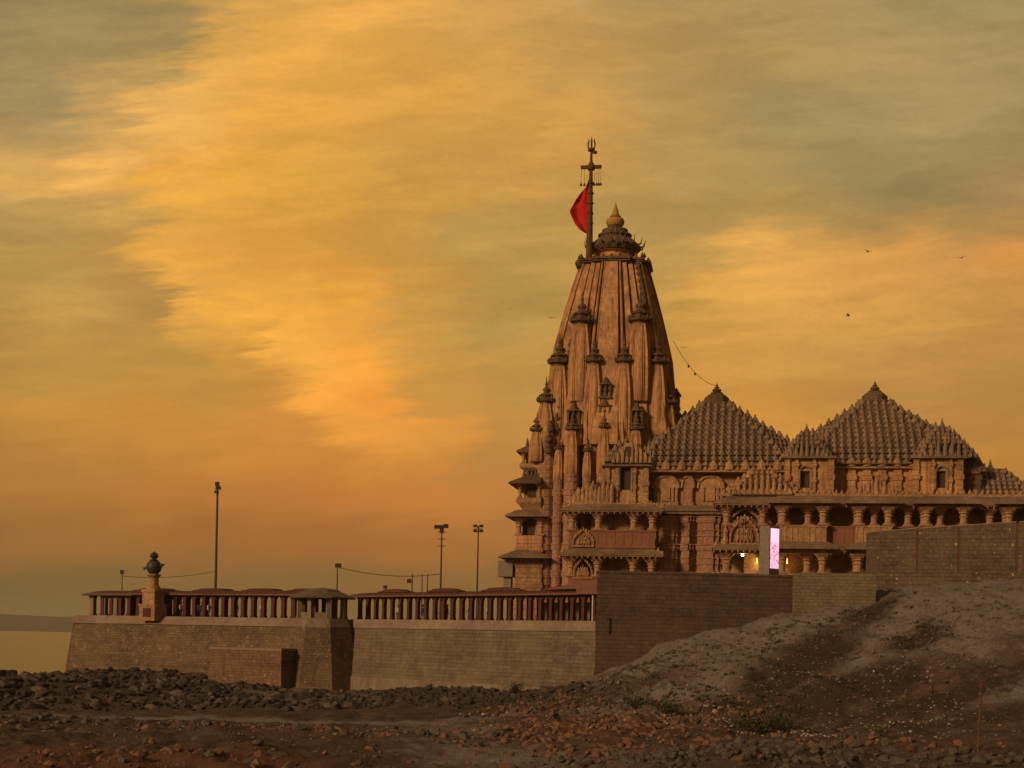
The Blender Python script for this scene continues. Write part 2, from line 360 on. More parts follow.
# ------------------------------------------------------------------ terrain
CT = []
def cp(px, Y, z): x, y = WX(px, Y, z); CT.append((x, y, z))
for px in (-500, 0, 512, 1024, 1500): cp(px, 30, 2.4)
for x in (-30, 0, 30): CT.append((x, 3, 5.3)); CT.append((x, 15, 4.6))
for px, z in ((-500,.9),(0,1.0),(256,1.1),(400,1.0),(512,.8),(600,1.3),(640,1.6),(768,1.9),(1024,2.2),(1500,3)): cp(px, 60, z)
for px, z in ((-500,1.2),(0,1.35),(256,1.7),(350,1.6),(420,1.3),(500,1.0),(580,1.7),(650,2.1),(750,1.9),(850,1.8),(950,2.0),(1024,2.6),(1300,5)): cp(px, 76, z)
for px, z in ((-300,1.2),(0,1.2),(150,1.15),(300,1.1),(450,1.2),(560,1.8),(650,2.3),(750,2.7),(820,2.9),(900,4.0),(1024,6.6),(1300,11)): cp(px, 91, z)
for px, z in ((0,1.5),(75,1.2),(200,1.15),(350,1.2),(480,1.4),(560,2.6),(600,3.6),(650,4.1),(700,5.4),(750,6.5),(793,7.2),(875,8.3),(960,10.4),(1024,11.2)): cp(px, 104, z)
for px, z in ((596,4.4),(612,5.0),(650,6.2),(700,7.9),(750,9.0),(790,9.75)): cp(px, 116.5, z)
for px, z in ((793,9.6),(835,10.0),(875,10.5),(900,11.6),(960,12.05),(1024,12.35),(1300,13)): cp(px, 112, z)
for px, z in ((900,12.2),(1024,12.6),(1300,13)): cp(px, 124, z)
cp(0,112,3.2); cp(-60,110,3.0); cp(-200,104,2.4); cp(0,119,2.0); cp(0,128,-1.5); cp(0,160,-3); cp(-300,120,-2); cp(-300,160,-4); cp(-600,100,-2)
cp(50,124,3.1); cp(78,144,3.0); cp(100,146,2.9); cp(66,150,1.2); cp(55,160,-2); cp(40,140,.2)
for px, Y, z in ((100,120,2.6),(150,145,2.6),(200,143,2.2),(250,138,1.9),(300,134,1.5),(335,138,1.4),(400,131,2.1),(500,124,2.3),(560,118.5,3.0),(200,118,1.7),(300,115,1.4),(420,113,1.7),(520,112,2.1)): cp(px, Y, z)
for px in (150, 300, 450, 560): cp(px, 165, 3)
for px in (620, 800, 1024): cp(px, 160, 8.0)
CT = np.array(CT)
def _U(r2): return np.where(r2 > 1e-9, .5*r2*np.log(np.maximum(r2, 1e-9)), 0)
_n = len(CT); _K = _U(((CT[:,None,:2]-CT[None,:,:2])**2).sum(-1)) + np.eye(_n)*8.0
_Pm = np.hstack([np.ones((_n,1)), CT[:,:2]]); _A = np.zeros((_n+3,_n+3)); _A[:_n,:_n] = _K; _A[:_n,_n:] = _Pm; _A[_n:,:_n] = _Pm.T
_w = np.linalg.solve(_A, np.concatenate([CT[:,2], [0,0,0]]))
def H0(x, y):
    x = np.atleast_1d(np.asarray(x, float)); y = np.atleast_1d(np.asarray(y, float)); out = np.zeros(len(x))
    for a in range(0, len(x), 20000):
        q = np.stack([x[a:a+20000], y[a:a+20000]], 1)
        k = _U(((q[:,None,:]-CT[None,:,:2])**2).sum(-1)); out[a:a+20000] = k@_w[:_n] + _w[_n] + q@_w[_n+1:]
    return out
def fb(x, y, f, o=4, s=0):
    v = 0; a = 1
    for i in range(o): v += a*noise.noise(Vector((x*f, y*f, s+i*7.3))); f *= 2.1; a *= .5
    return v
def blob(x, y, cx, cy, rx, ry, rot=0):
    c, s = math.cos(rot), math.sin(rot); dx_, dy_ = x-cx, y-cy
    u, v = (dx_*c + dy_*s)/rx, (-dx_*s + dy_*c)/ry
    return math.exp(-(u*u + v*v))
def zc(px, Y): return WX(px, Y, 2.0)
def rubbly(x, y):
    # how stony the ground is
    r = 0
    for (px, Y, rx, ry) in ((600,86,9,9),(700,80,9,6),(560,98,5,9),(800,72,8,5),(120,82,15,7),(330,84,9,6),(60,66,12,6),(900,66,8,5)):
        c = zc(px, Y); r = max(r, blob(x, y, c[0], c[1], rx, ry))
    return r
def Hd(x, y, z):
    far = min(1, max(0, (y-20)/25))
    rb = rubbly(x, y)
    d = .30*fb(x, y, .12, 3, 2)+ .20*fb(x, y, .45, 3, 5)*(1+1.6*rb) + .06*abs(fb(x, y, 1.5, 2, 9))*(1+2*rb)
    if x > 3 and y > 85: d += .80*abs(fb(x*.7+y*.25, y*.3-x*.1, .30, 4, 31)) + .28*abs(fb(x*.9+y*.2, y*.4-x*.1, 1.1, 3, 41)) - .42    # gullies down the bank
    return z + d*far
def H(x, y): return Hd(x, y, float(H0(x, y)[0]))
# one sheet, finer where it is seen near
ys = np.concatenate([np.linspace(-60, 30, 14), np.linspace(34, 58, 10), np.linspace(59, 130, 210), np.linspace(131, 170, 45)])
us = np.concatenate([np.linspace(-1.6, -.50, 12), np.linspace(-.48, .48, 400), np.linspace(.5, 1.6, 12)])
gv = []; gx = []; gy = []
for y in ys:
    for u in us: gx.append(u*max(y, 55)); gy.append(y)
gz = H0(gx, gy); gz = [Hd(x, y, float(z)) for x, y, z in zip(gx, gy, gz)]
nu = len(us)
def soil_zone(x, y):
    green = 0; pale = 0; red = 0
    for (px, Y, rx, ry, rot, a) in ((800,100,9,3.5,.9,.9),(745,94,4,3,0,.8),(880,92,5,3,.6,.8),(870,108,5,2,1.0,.8),(650,104,4,3,.3,.5),(560,104,4,2,0,.4),(915,100,3,2.5,.3,.9),(840,93,8,4,.4,.95),(930,88,8,3.5,.2,.9),(770,88,6,3,.2,.8),(990,82,6,3,0,.7)):
        c = WX(px, Y, 5); green = max(green, a*blob(x, y, c[0], c[1], rx, ry, rot))
    for (px, Y, rx, ry, rot, a) in ((640,112,4,5,.3,.8),(720,108,7,4,.5,.6),(960,102,8,6,.4,.95),(905,102,4,4,.8,.5),(820,110,5,3,.5,.6),(250,97,34,2.6,0,.75),(450,88,5,9,.5,.7),(500,70,6,10,.35,.7),(540,60,6,6,.2,.6),(700,88,7,1.4,.1,.7),(1010,86,4,4,0,.7),(900,68,8,2,0,.4)):
        c = WX(px, Y, 5 if Y > 100 else 2); pale = max(pale, a*blob(x, y, c[0], c[1], rx, ry, rot))
    for (px, Y, rx, ry, rot, a) in ((60,63,14,6,0,.8),(330,80,9,5,0,.6),(600,84,8,8,0,.8),(700,92,4,3,0,.7),(880,74,8,4,0,.5),(560,68,6,6,0,.5)):
        c = WX(px, Y, 1.5); red = max(red, a*blob(x, y, c[0], c[1], rx, ry, rot))
    if y > 80 and x > 2:
        k = min(1, max(0, (x-2)/8))*min(1, max(0, (y-84-.10*x)/9)); k *= .78 + .35*noise.noise(Vector((x*.13+y*.05, y*.10-x*.05, 3.3)))
        pale = max(pale, k*(1-.9*green)); red *= 1-.6*k
    return red, green, pale
gb = MB(); gb.v = list(zip(gx, gy, gz))
for j in range(len(ys)-1):
    for i in range(nu-1): a = j*nu+i; gb.f.append((a, a+1, a+nu+1, a+nu))
gme = bpy.data.meshes.new('ground'); gme.from_pydata(gb.v, [], gb.f)
gme.polygons.foreach_set('use_smooth', [True]*len(gme.polygons))
at = gme.color_attributes.new('soil', 'FLOAT_COLOR', 'POINT')
cols = []
for x, y, z in gb.v: cols += [*soil_zone(x, y), 1.0]
at.data.foreach_set('color', cols)
m, t, b = mat('bare soil')
v = coords(t); n_big = noise_n(t, v, .10, 6, .7); n_mid = noise_n(t, v, .7, 7, .75); n_f = noise_n(t, v, 3.0, 6, .75)
att = t.nodes.new('ShaderNodeAttribute'); att.attribute_name = 'soil'; asp = t.nodes.new('ShaderNodeSeparateColor'); t.links.new(att.outputs['Color'], asp.inputs[0])
def wob(src, n, lo=.25, hi=.6):
    a = t.nodes.new('ShaderNodeMath'); a.operation = 'MULTIPLY_ADD'; t.links.new(n, a.inputs[0]); a.inputs[1].default_value = 1.9; t.links.new(src, a.inputs[2])
    m_ = (lo+hi)/2+.95; return rng_(t, a.outputs[0], m_-.16, m_+.16)
c = mixc(t, rng_(t, n_mid, .40, .60), (.15,.092,.062), (.055,.034,.024))
c = mixc(t, wob(asp.outputs[0], n_mid, .15, .6), c, (.16,.068,.038))
c = mixc(t, wob(asp.outputs[2], n_mid, .15, .75), c, (.25,.198,.16))
c = mixc(t, wob(asp.outputs[1], n_mid, .25, .8), c, (.062,.040,.024))
c = mixc(t, rng_(t, n_f, .52, .75, 0, .7), c, (.03,.018,.013))
c = mixc(t, rng_(t, n_f, .30, .40, .45, 0), c, (.24,.15,.09))
t.links.new(c, b.inputs['Base Color']); b.inputs['Roughness'].default_value = 1
bp = t.nodes.new('ShaderNodeBump'); bp.inputs['Strength'].default_value = .9; bp.inputs['Distance'].default_value = .25
t.links.new(n_f, bp.inputs['Height']); bp2 = t.nodes.new('ShaderNodeBump'); bp2.inputs['Strength'].default_value = .8; bp2.inputs['Distance'].default_value = .6
t.links.new(n_mid, bp2.inputs['Height']); t.links.new(bp.outputs[0], bp2.inputs['Normal']); t.links.new(bp2.outputs[0], b.inputs['Normal'])
gme.materials.append(m); M['soil'] = m
struct(place('ground', gme))

# sea and the far shore
mw, t, b = mat('sea water')
b.inputs['Base Color'].default_value = (.09,.07,.04,1); b.inputs['Roughness'].default_value = .22; b.inputs['IOR'].default_value = 1.33; b.inputs['Specular IOR Level'].default_value = .5
n = noise_n(t, coords(t, (.12, .35, .2)), 1.0, 6, .6); bp = t.nodes.new('ShaderNodeBump'); bp.inputs['Strength'].default_value = .5; bp.inputs['Distance'].default_value = .8
t.links.new(n, bp.inputs['Height']); t.links.new(bp.outputs[0], b.inputs['Normal'])
s = MB(); s.add([(-7900,-90,0),(7900,-90,0),(7900,7900,0),(-7900,7900,0)], [(0,1,2,3)]); M['sea'] = mw
struct(s.build('sea', 'sea'))
f = MB(); rows = []
xs_ = np.linspace(-3600, 200, 90)
for k in range(5):
    rw = []
    for x in xs_:
        e = min(1, max(0, (x+4200)/600))*min(1, max(0, (100-x)/500))**.5
        hgt = (52 + 10*fb(x, 0, .0012, 3, 4) + 3*fb(x, k*50, .006, 2, 8))*e*(1-.0001*(x+1700))
        rw.append((x, 4000+k*130, -1 if k == 0 else max(0, hgt*(0, .55, .85, 1, .9)[k])))
    rows.append(rw)
f.loft(rows, cap=False, closed=False)
M['coast'] = stone('far scrub hillside', (.09,.07,.05), (.06,.05,.035), (.04,.035,.025), .3, .1, .01)
struct(f.build('far_coast', 'coast', smooth=True))

# ------------------------------------------------------------------ terrace and sea walls
PL = (WX(75, 155, 8.66)); PB0 = WX(303, 140.5, 8.66); PB1 = WX(343, 143.5, 8.66); PR = WX(597, 118, 8.66)
def norm2(a, b):
    d = Vector((b[0]-a[0], b[1]-a[1])); l = d.length; d /= l; n_ = Vector((d.y, -d.x)); 
    if n_.y > 0: n_ = -n_
    return d, n_, l
def wall_strip(mb, a, b, prof, mi=0, ext0=0, ext1=0):
    # prof: list of (offset outwards, z); closed cross-section swept from a to b, many steps
    d, n_, l = norm2(a, b); st = max(2, int(l/1.5)); polys = []
    for k in range(st+1):
        s_ = -ext0 + (l+ext0+ext1)*k/st
        polys.append([(a[0]+d.x*s_+n_.x*o, a[1]+d.y*s_+n_.y*o, z) for o, z in prof])
    mb.loft(polys, mi)
TOPC = 8.66
w = thing('sea_wall', 'long battered brown block retaining wall left of the small hexagonal gazebo', 'retaining wall', (PL[0], PL[1], 1), group='sea walls of the terrace')
def wbuild(mb, name, mt, root): 
    o = mb.build(name, mt, root); o.location = (-root.location[0], -root.location[1], -root.location[2]); return o
mb = MB(); wall_strip(mb, PL, PB0, [(1.3,-1.5),(.25,7.75),(-.8,7.75),(-.8,-1.5)]); wbuild(mb, 'wall_face', 'wall_l', w)
back = (PL[0]-1.2, PL[1]+28)
mb = MB(); d, n_, l = norm2(PL, PB0)
# return wall going away from the corner, its outer face looking out to sea
e0, e1 = Vector((PL[0], PL[1])), Vector((PL[0]+4, PL[1]+28)); dd = (e1-e0).normalized(); on = Vector((-dd.y, dd.x))
polys = []
for k in range(12):
    q = e0 + dd*(28*k/11); polys.append([(q.x+on.x*o, q.y+on.y*o, z) for o, z in ((1.6,-1.5),(.2,7.752),(-.8,7.752),(-.8,-1.5))])
mb.loft(polys); wbuild(mb, 'return_face', 'wall_l', w)
mb = MB(); wall_strip(mb, PL, PB0, [(.42,7.753),(.42,7.84),(-.25,8.62),(-.85,8.62),(-.85,7.753)], ext0=.2); wbuild(mb, 'coping', 'coping', w)

w2 = thing('sea_wall', 'long battered grey brown wall with pale coping between gazebo and dark high wall', 'retaining wall', (PB1[0], PB1[1], 1), group='sea walls of the terrace')
mb = MB(); wall_strip(mb, PB1, PR, [(1.3,3.0),(.3,7.75),(-.8,7.75),(-.8,3.0)], ext0=.6, ext1=.7); wbuild(mb, 'wall_face', 'wall_r', w2)
mb = MB(); wall_strip(mb, PB1, PR, [(2.1,-1.2),(1.42,3.004),(-.8,3.004),(-.8,-1.2)], ext0=.6, ext1=.6); wbuild(mb, 'footing', 'foot', w2)
mb = MB(); wall_strip(mb, PB1, PR, [(.42,7.753),(.42,7.86),(.1,8.64),(-.85,8.64),(-.85,7.753)], ext0=.6, ext1=.25); wbuild(mb, 'coping', 'coping', w2)

# bastion between them with a buttress block at its foot
BX, BY = WX(322, 142.3, 8.66)
bs = thing('bastion', 'projecting battered stone bastion carrying the small grey gazebo', 'bastion', (BX, BY, 1))
mb = MB(); polys = []
for z, r_ in ((-2.2, 5.0), (6.7, 3.25)):
    polys.append([(r_*math.cos(a)*(1.0 if math.cos(a) > 0 else .95), r_*math.sin(a), z) for a in [R(22.5+45*i) for i in range(8)]])
mb.loft(polys); mb.build('wall_face', 'wall_l', bs)
mb = MB(); mb.lathe(0, 0, [(3.2,6.703),(3.2,6.85),(2.75,7.66),(0,7.66)], 8, R(22.5)); mb.build('coping', 'foot', bs)
bt = thing('buttress', 'low rectangular brown block buttress against the foot of the long sea wall', 'buttress', (0,0,0))
ax, ay = WX(210, 141.6, 4); bx_, by_ = WX(281, 137.6, 4)
bt.location = (ax, ay, 0)
d, n_, l = norm2((ax, ay), (bx_, by_))
ang = math.atan2(d.y, d.x)
bt.rotation_euler = (0, 0, ang)
mb = MB(); hb = 5.35
mb.loft([[(-.2,-.35,-1.5),(l+.35,-.35,-1.5),(l+.35,5,-1.5),(-.2,5,-1.5)],[(0,0,hb),(l,0,hb),(l,5,hb),(0,5,hb)]]); mb.build('wall_face', 'wall_p', bt)
mb = MB(); mb.box(-.08, l+.08, -.08, 4.5, hb+.003, hb+.26); mb.build('coping', 'coping', bt)

# terrace floor behind the walls
mb = MB(); poly = [PL, (PL[0]+4, PL[1]+28), (-30, 230), (140, 230), (140, 128), (PR[0]+2, PR[1]+4), PR, PB1, PB0]
mb.loft([[(x, y+.6, 7.0) for x, y in poly], [(x, y+.6, G) for x, y in poly]]); struct(mb.build('terrace', 'soilfl'))

# high walls to the right
ax, ay = WX(597.5, 117.2, 8); bx_, by_ = WX(793, 118.2, 8)
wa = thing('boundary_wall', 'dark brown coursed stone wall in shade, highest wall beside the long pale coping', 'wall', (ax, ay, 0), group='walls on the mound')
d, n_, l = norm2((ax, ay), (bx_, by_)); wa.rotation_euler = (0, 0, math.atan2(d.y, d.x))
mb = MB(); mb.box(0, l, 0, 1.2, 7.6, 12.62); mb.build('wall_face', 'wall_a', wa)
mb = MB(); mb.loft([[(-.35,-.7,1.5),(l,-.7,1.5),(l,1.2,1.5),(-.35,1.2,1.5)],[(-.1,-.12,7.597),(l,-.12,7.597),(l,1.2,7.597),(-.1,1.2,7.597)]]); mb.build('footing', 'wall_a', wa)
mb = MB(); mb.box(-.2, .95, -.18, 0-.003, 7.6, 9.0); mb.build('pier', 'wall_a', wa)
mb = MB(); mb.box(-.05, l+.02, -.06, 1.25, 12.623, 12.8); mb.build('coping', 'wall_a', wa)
ax, ay = WX(793, 112.6, 12); bx_, by_ = WX(876, 111.4, 12)
wb = thing('boundary_wall', 'short pale ochre block wall between the dark wall and the tall mottled one', 'wall', (ax, ay, 0), group='walls on the mound')
d, n_, l = norm2((ax, ay), (bx_, by_)); wb.rotation_euler = (0, 0, math.atan2(d.y, d.x))
mb = MB(); mb.box(0, l, 0, 5, 8.5, 12.72); mb.build('wall_face', 'wall_b', wb)
ax, ay = WX(866, 126.5, 15); bx_, by_ = WX(1120, 121, 15)
wc = thing('boundary_wall', 'tall mottled block wall with dark joints on top of the mound', 'wall', (ax, ay, 0), group='walls on the mound')
d, n_, l = norm2((ax, ay), (bx_, by_)); wc.rotation_euler = (0, 0, math.atan2(d.y, d.x))
mb = MB(); segs = [0, 4.4, 7.9, 12.7, 16.5, l]
tops = [17.2, 17.55, 17.8, 18.1, 18.45, 19.2]
for k in range(5):
    a0, a1 = segs[k]+(.11 if k else 0), segs[k+1]-.11
    mb.loft([[(a0,0,13.6),(a1,0,13.6),(a1,.6,13.6),(a0,.6,13.6)],[(a0,0,tops[k]-.1),(a1,0,tops[k+1]-.1),(a1,.6,tops[k+1]-.1),(a0,.6,tops[k]-.1)]])
mb.build('wall_face', 'wall_c', wc)
mb = MB()
for k in range(5):
    a0, a1 = segs[k]+(.11 if k else 0), segs[k+1]-.11
    mb.loft([[(a0,-.05,tops[k]-.097),(a1,-.05,tops[k+1]-.097),(a1,.65,tops[k+1]-.097),(a0,.65,tops[k]-.097)],[(a0,-.05,tops[k]),(a1,-.05,tops[k+1]),(a1,.65,tops[k+1]),(a0,.65,tops[k])]])
mb.build('coping', 'coping', wc)
for k in range(1, 5): mb = MB(); mb.box(segs[k]-.107, segs[k]+.107, .06, .5, 13.6, tops[k]-.15); mb.build('joint_post', 'rust', wc)
mb = MB(); mb.box(-1.5, l, -.7, .9, 11.0, 13.597); mb.build('plinth', 'wall_c', wc)

# ------------------------------------------------------------------ temple
temple = thing('temple', 'large carved sandstone temple with tall curved spire and two stepped pyramid roofs', 'temple', (TX, TY, G), -TA)
MPX = 0.1195
MOULD = [(.30,.16),(.14,.26),(.22,.06),(.75,.0),(.12,.10),(.55,.03),(.10,.12),(.9,.0),(.22,.14),(.14,.22)]
def mould_levels(z0, z1, seq=MOULD, k=1.0):
    out = []; z = z0; i = 0
    while z < z1-.02:
        h, p = seq[i % len(seq)]; h *= k; zt = min(z+h, z1)
        out.append((z, zt, p*k)); z = zt; i += 1
    return out
def moulded_box(mb, x0, x1, y0, y1, z0, z1, k=1.0, seq=MOULD):
    polys = []
    for a, b_, p in mould_levels(z0, z1, seq, k):
        for z in (a, b_): polys.append([(x0-p,y0-p,z),(x1+p,y0-p,z),(x1+p,y1+p,z),(x0-p,y1+p,z)])
    mb.loft(polys)
def moulded_ratha(mb, cx, cy, w_, z0, z1, k=1.0, seq=MOULD, steps=((.8,.8),(.45,1.0))):
    polys = []
    for a, b_, p in mould_levels(z0, z1, seq, k):
        for z in (a, b_): polys.append(ratha(w_+p*.6, z=z, cx=cx, cy=cy, steps=steps))
    mb.loft(polys)
def moulded_round(mb, cx, cy, w_, z0, z1, k=1.0, seq=MOULD):
    pr_ = []
    for a, b_, p in mould_levels(z0, z1, seq, k): pr_ += [(w_+p*.7, a), (w_+p*.7, b_)]
    mb.lathe(cx, cy, pr_, 14, R(13))
_cm = {}
def column(parent, x, y, z0, h, r=.42, mt='gold', rz=0):
    key = (round(h, 2), r, mt)
    if key not in _cm:
        mb = MB(); k = 8
        mb.box(-1.35*r, 1.35*r, -1.35*r, 1.35*r, 0, .10*h)
        mb.lathe(0, 0, [(1.15*r,.10*h),(1.15*r,.16*h),(.92*r,.2*h),(.88*r,.48*h),(1.15*r,.50*h),(1.15*r,.55*h),(.92*r,.57*h),(.95*r,.66*h),(1.35*r,.70*h),(1.2*r,.75*h),(1.7*r,.86*h)], k, R(22.5))
        mb.loft([[(a*x_, b2*y_, z_) for x_, y_ in ((-1,-1),(1,-1),(1,1),(-1,1))] for a, b2, z_ in ((1.2*r,1.2*r,.80*h),(1.9*r,1.4*r,.93*h),(2.3*r,1.5*r,h))])
        mb.loft([[(a*x_, b2*y_, z_) for x_, y_ in ((-1,-1),(1,-1),(1,1),(-1,1))] for a, b2, z_ in ((1.1*r,1.2*r,.805*h),(1.35*r,1.9*r,.925*h),(1.45*r,2.3*r,h-.004))])
        _cm[key] = mb.mesh('column', mt)
    return place('column', _cm[key], parent, (x, y, z0), rz)
def eave(mb, x0, x1, y0, y1, z, out=1.1, th=.16, rise=.62, cutback=.1):
    # sloping stone eave all round a rectangle; z = its lip underside
    polys = []
    for o, zz in ((-.05, z+.12), (out-.05, z), (out, z+.02), (out, z+th), (cutback, z+rise), (cutback-.3, z+rise+.1)):
        polys.append([(x0-o,y0-o,zz),(x1+o,y0-o,zz),(x1+o,y1+o,zz),(x0-o,y1+o,zz)])
    mb.loft(polys)
def knob(mb, x, y, z, r, h=None, n=6, rot=0):
    h = h or 1.9*r
    j_ = random.uniform; r *= j_(.88, 1.10); h *= j_(.86, 1.16); x += j_(-.05, .05)*r; y += j_(-.05, .05)*r; rot += j_(0, 1)
    mb.lathe(x, y, [(r,z-.1*r),(r*1.02,z+.28*h),(.78*r,z+.50*h),(.40*r,z+.62*h),(.44*r,z+.70*h),(.30*r,z+.86*h),(.10*r,z+h)], n, rot)
def knobroof(mb, cx, cy, prof, s=.84, ch=.25, rows=11, kr=.40, fin=True, hk=None, ridge=1.0):
    # prof: (height, half width) from base to top; bell shaped knobs in rows on chamfered square steps
    hs = [p[0] for p in prof]; ws = [p[1] for p in prof]; H_ = hs[-1]-hs[0]
    for k in range(rows):
        z = hs[0] + H_*k/rows; zn = hs[0] + H_*(k+1)/rows
        w_ = interp(hs, ws, z); c_ = w_*ch
        wi = max(w_-kr*s*1.9, .1); mb.loft([octa(wi, wi*ch, z-.05, cx, cy), octa(wi, wi*ch, zn, cx, cy)], mi=1)  # steps darker than the knobs: shade of the gaps put into the colour
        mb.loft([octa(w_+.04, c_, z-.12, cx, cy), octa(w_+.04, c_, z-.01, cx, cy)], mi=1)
        half = w_-c_; m_ = int((half+.25*s)/s)
        hh_ = hk or (H_/rows)*.94
        off = w_-kr*s*1.05
        for j in range(-m_, m_+1):
            for (x, y) in ((j*s,-off),(j*s,off),(-off,j*s),(off,j*s)): knob(mb, cx+x, cy+y, z, kr*s, hh_, 6)
        for sx_ in (-1, 1):                                   # taller pinnacles up the eight ridges
            for sy_ in (-1, 1):
                for (rx, ry) in ((half, off+.12), (off+.12, half)): knob(mb, cx+sx_*rx, cy+sy_*ry, z-.02, kr*s*1.15*ridge, hh_*1.3, 7)
        nc = int(c_*1.41/s)
        for i in range(1, nc+1):
            t_ = i/(nc+1)
            for sx_ in (-1, 1):
                for sy_ in (-1, 1): knob(mb, cx+sx_*(half+(off-half)*t_), cy+sy_*(off+(half-off)*t_), z, kr*s, hh_, 6)
def finial(mb, x, y, z, r, h, n=12):
    mb.lathe(x, y, [(r*1.5,z),(r*1.5,z+.06*h),(r*.7,z+.10*h),(r*1.05,z+.2*h),(r*1.15,z+.3*h),(r*.9,z+.42*h),(r*.4,z+.5*h),(r*.62,z+.54*h),(r*.62,z+.58*h),(r*.3,z+.64*h),(r*.34,z+.72*h),(.02,z+h)], n)

# --- spire
SP = [(445,75),(420,72),(400,68),(385,64.5),(370,62.5),(350,60.5),(335,57),(318,52.6),(300,47.6),(285,43),(270,38.2),(259,34.2)]
STEPS = ((.80,.80),(.62,.88),(.58,.88),(.44,.94),(.40,.94),(.24,1.0))
def spire_steps(): return ((.80,.80),(.62,.80),(.615,.75),(.58,.75),(.575,.86),(.46,.86),(.455,.80),(.42,.80),(.415,.93),(.31,.93),(.305,.86),(.275,.86),(.27,.96),(.225,.96),(.22,.88),(.19,.88),(.185,1.0))
mb = MB(); polys = []
ww = [q*MPX/1.02 for _, q in SP]; zz = [ZT(p, -w_*.9) for (p, _), w_ in zip(SP, ww)]
for k in range(29):
    z = zz[0] + (zz[-1]-zz[0])*k/28; polys.append(ratha(interp(zz, ww, z), z=z, steps=spire_steps()))
mb.loft(polys)
for sgn in (-1, 1):                                            # raised ribs on the middle band, all four faces
    for k in range(4):
        for off in (.172, .245):
            pts = []
            for i in range(29):
                z = zz[0] + (zz[-1]-zz[0])*i/28; w_ = interp(zz, ww, z); c_, s_ = math.cos(k*math.pi/2), math.sin(k*math.pi/2)
                x, y = sgn*off*w_, -(1.0)*w_-.0; pts.append((x*c_-y*s_, x*s_+y*c_, z))
            mb.tube(pts, .07, 5)
for sx_ in (-1, 1):
    for sy_ in (-1, 1):
        pts = [(sx_*.80*interp(zz, ww, z), sy_*.80*interp(zz, ww, z), z) for z in np.linspace(zz[0], zz[-1], 24)]
        mb.tube(pts, .16, 6)
spire = mb.build('spire', 'ochre', temple)
# carved spines climbing the diagonals of the spire
for sx_ in (-1, 1):
    for sy_ in (-1, 1):
        if (sx_, sy_) == (-1, -1): continue
        mb = MB(); z = ZT(318, -4)
        while z < ZT(263, -4):
            w_ = interp(zz, ww, z)
            mb.lathe(sx_*.70*w_, sy_*.865*w_, [(.30,z),(.36,z+.25),(.22,z+.5),(.28,z+.6),(.1,z+.85)], 7)
            z += .82
        mb.build('carved_spine', 'dark', temple)
# crown
mb = MB(); Z = lambda py: ZT(py, -4.1 if py > 256.45 else (-2.4 if py > 247.2 else (-3.0 if py > 236.5 else (-1.8 if py > 228 else -.9))), 616)
pr = [(p*MPX, Z(y)) for p, y in ((36,260.5),(36,259),(37.5,258.8),(37.5,256.5))]
mb.loft([ratha(r_, z=z, steps=((.85,.85),(.5,1.0))) for r_, z in pr])
for k in range(4):
    for j in range(-4, 5):
        c_, s_ = math.cos(k*math.pi/2), math.sin(k*math.pi/2); x, y = j*.95, -4.15*(1 if abs(j) < 3 else .86)
        knob(mb, x*c_-y*s_, x*s_+y*c_, Z(256.5), .22, .55)
mb.build('spire_platform', 'dark', temple)
mb = MB(); mb.lathe(0, 0, [(r_*MPX, Z(y)) for r_, y in ((19,256.4),(20,254),(17.5,253),(17.5,249),(22,248.5),(22,247)) ], 32, rib=-.04); mb.build('spire_neck', 'ochre', temple)
mb = MB(); mb.lathe(0, 0, [(r_*MPX, Z(y)) for r_, y in ((20,247.4),(23,246),(26.5,242.5),(27,240.5),(25.5,239.5),(18,236),(15.5,235.5),(15.5,233),(17,232.6),(17,230.8),(13,229.6),(13,228),(9.5,227),(7,226))], 36, rib=-.06)
for k in range(16):
    a = 2*math.pi*k/16; r_ = 26.5*MPX; x, y = r_*math.cos(a), r_*math.sin(a)
    mb.tube([(x*.97,y*.97,Z(241)),(x*1.10,y*1.10,Z(240)),(x*1.16,y*1.16,Z(236.5))], [.14,.1,.03], 5)
    knob(mb, .60*x, .60*y, Z(236), .16, .4)
crown = mb.build('spire_crown', 'dark', temple)
mb = MB(); mb.lathe(0, 0, [(r_*MPX, Z(y)) for r_, y in ((5,226.2),(5,225.5),(8,223.5),(9,221),(9.2,219),(8,216.8),(4.4,215.6),(5.6,214.8),(5.6,214.2),(3.6,213.6),(4.2,212.6),(3.6,211.8),(2.6,208),(1.3,203.5),(.2,200))], 24)
mb.build('kalash', 'gilt', temple)

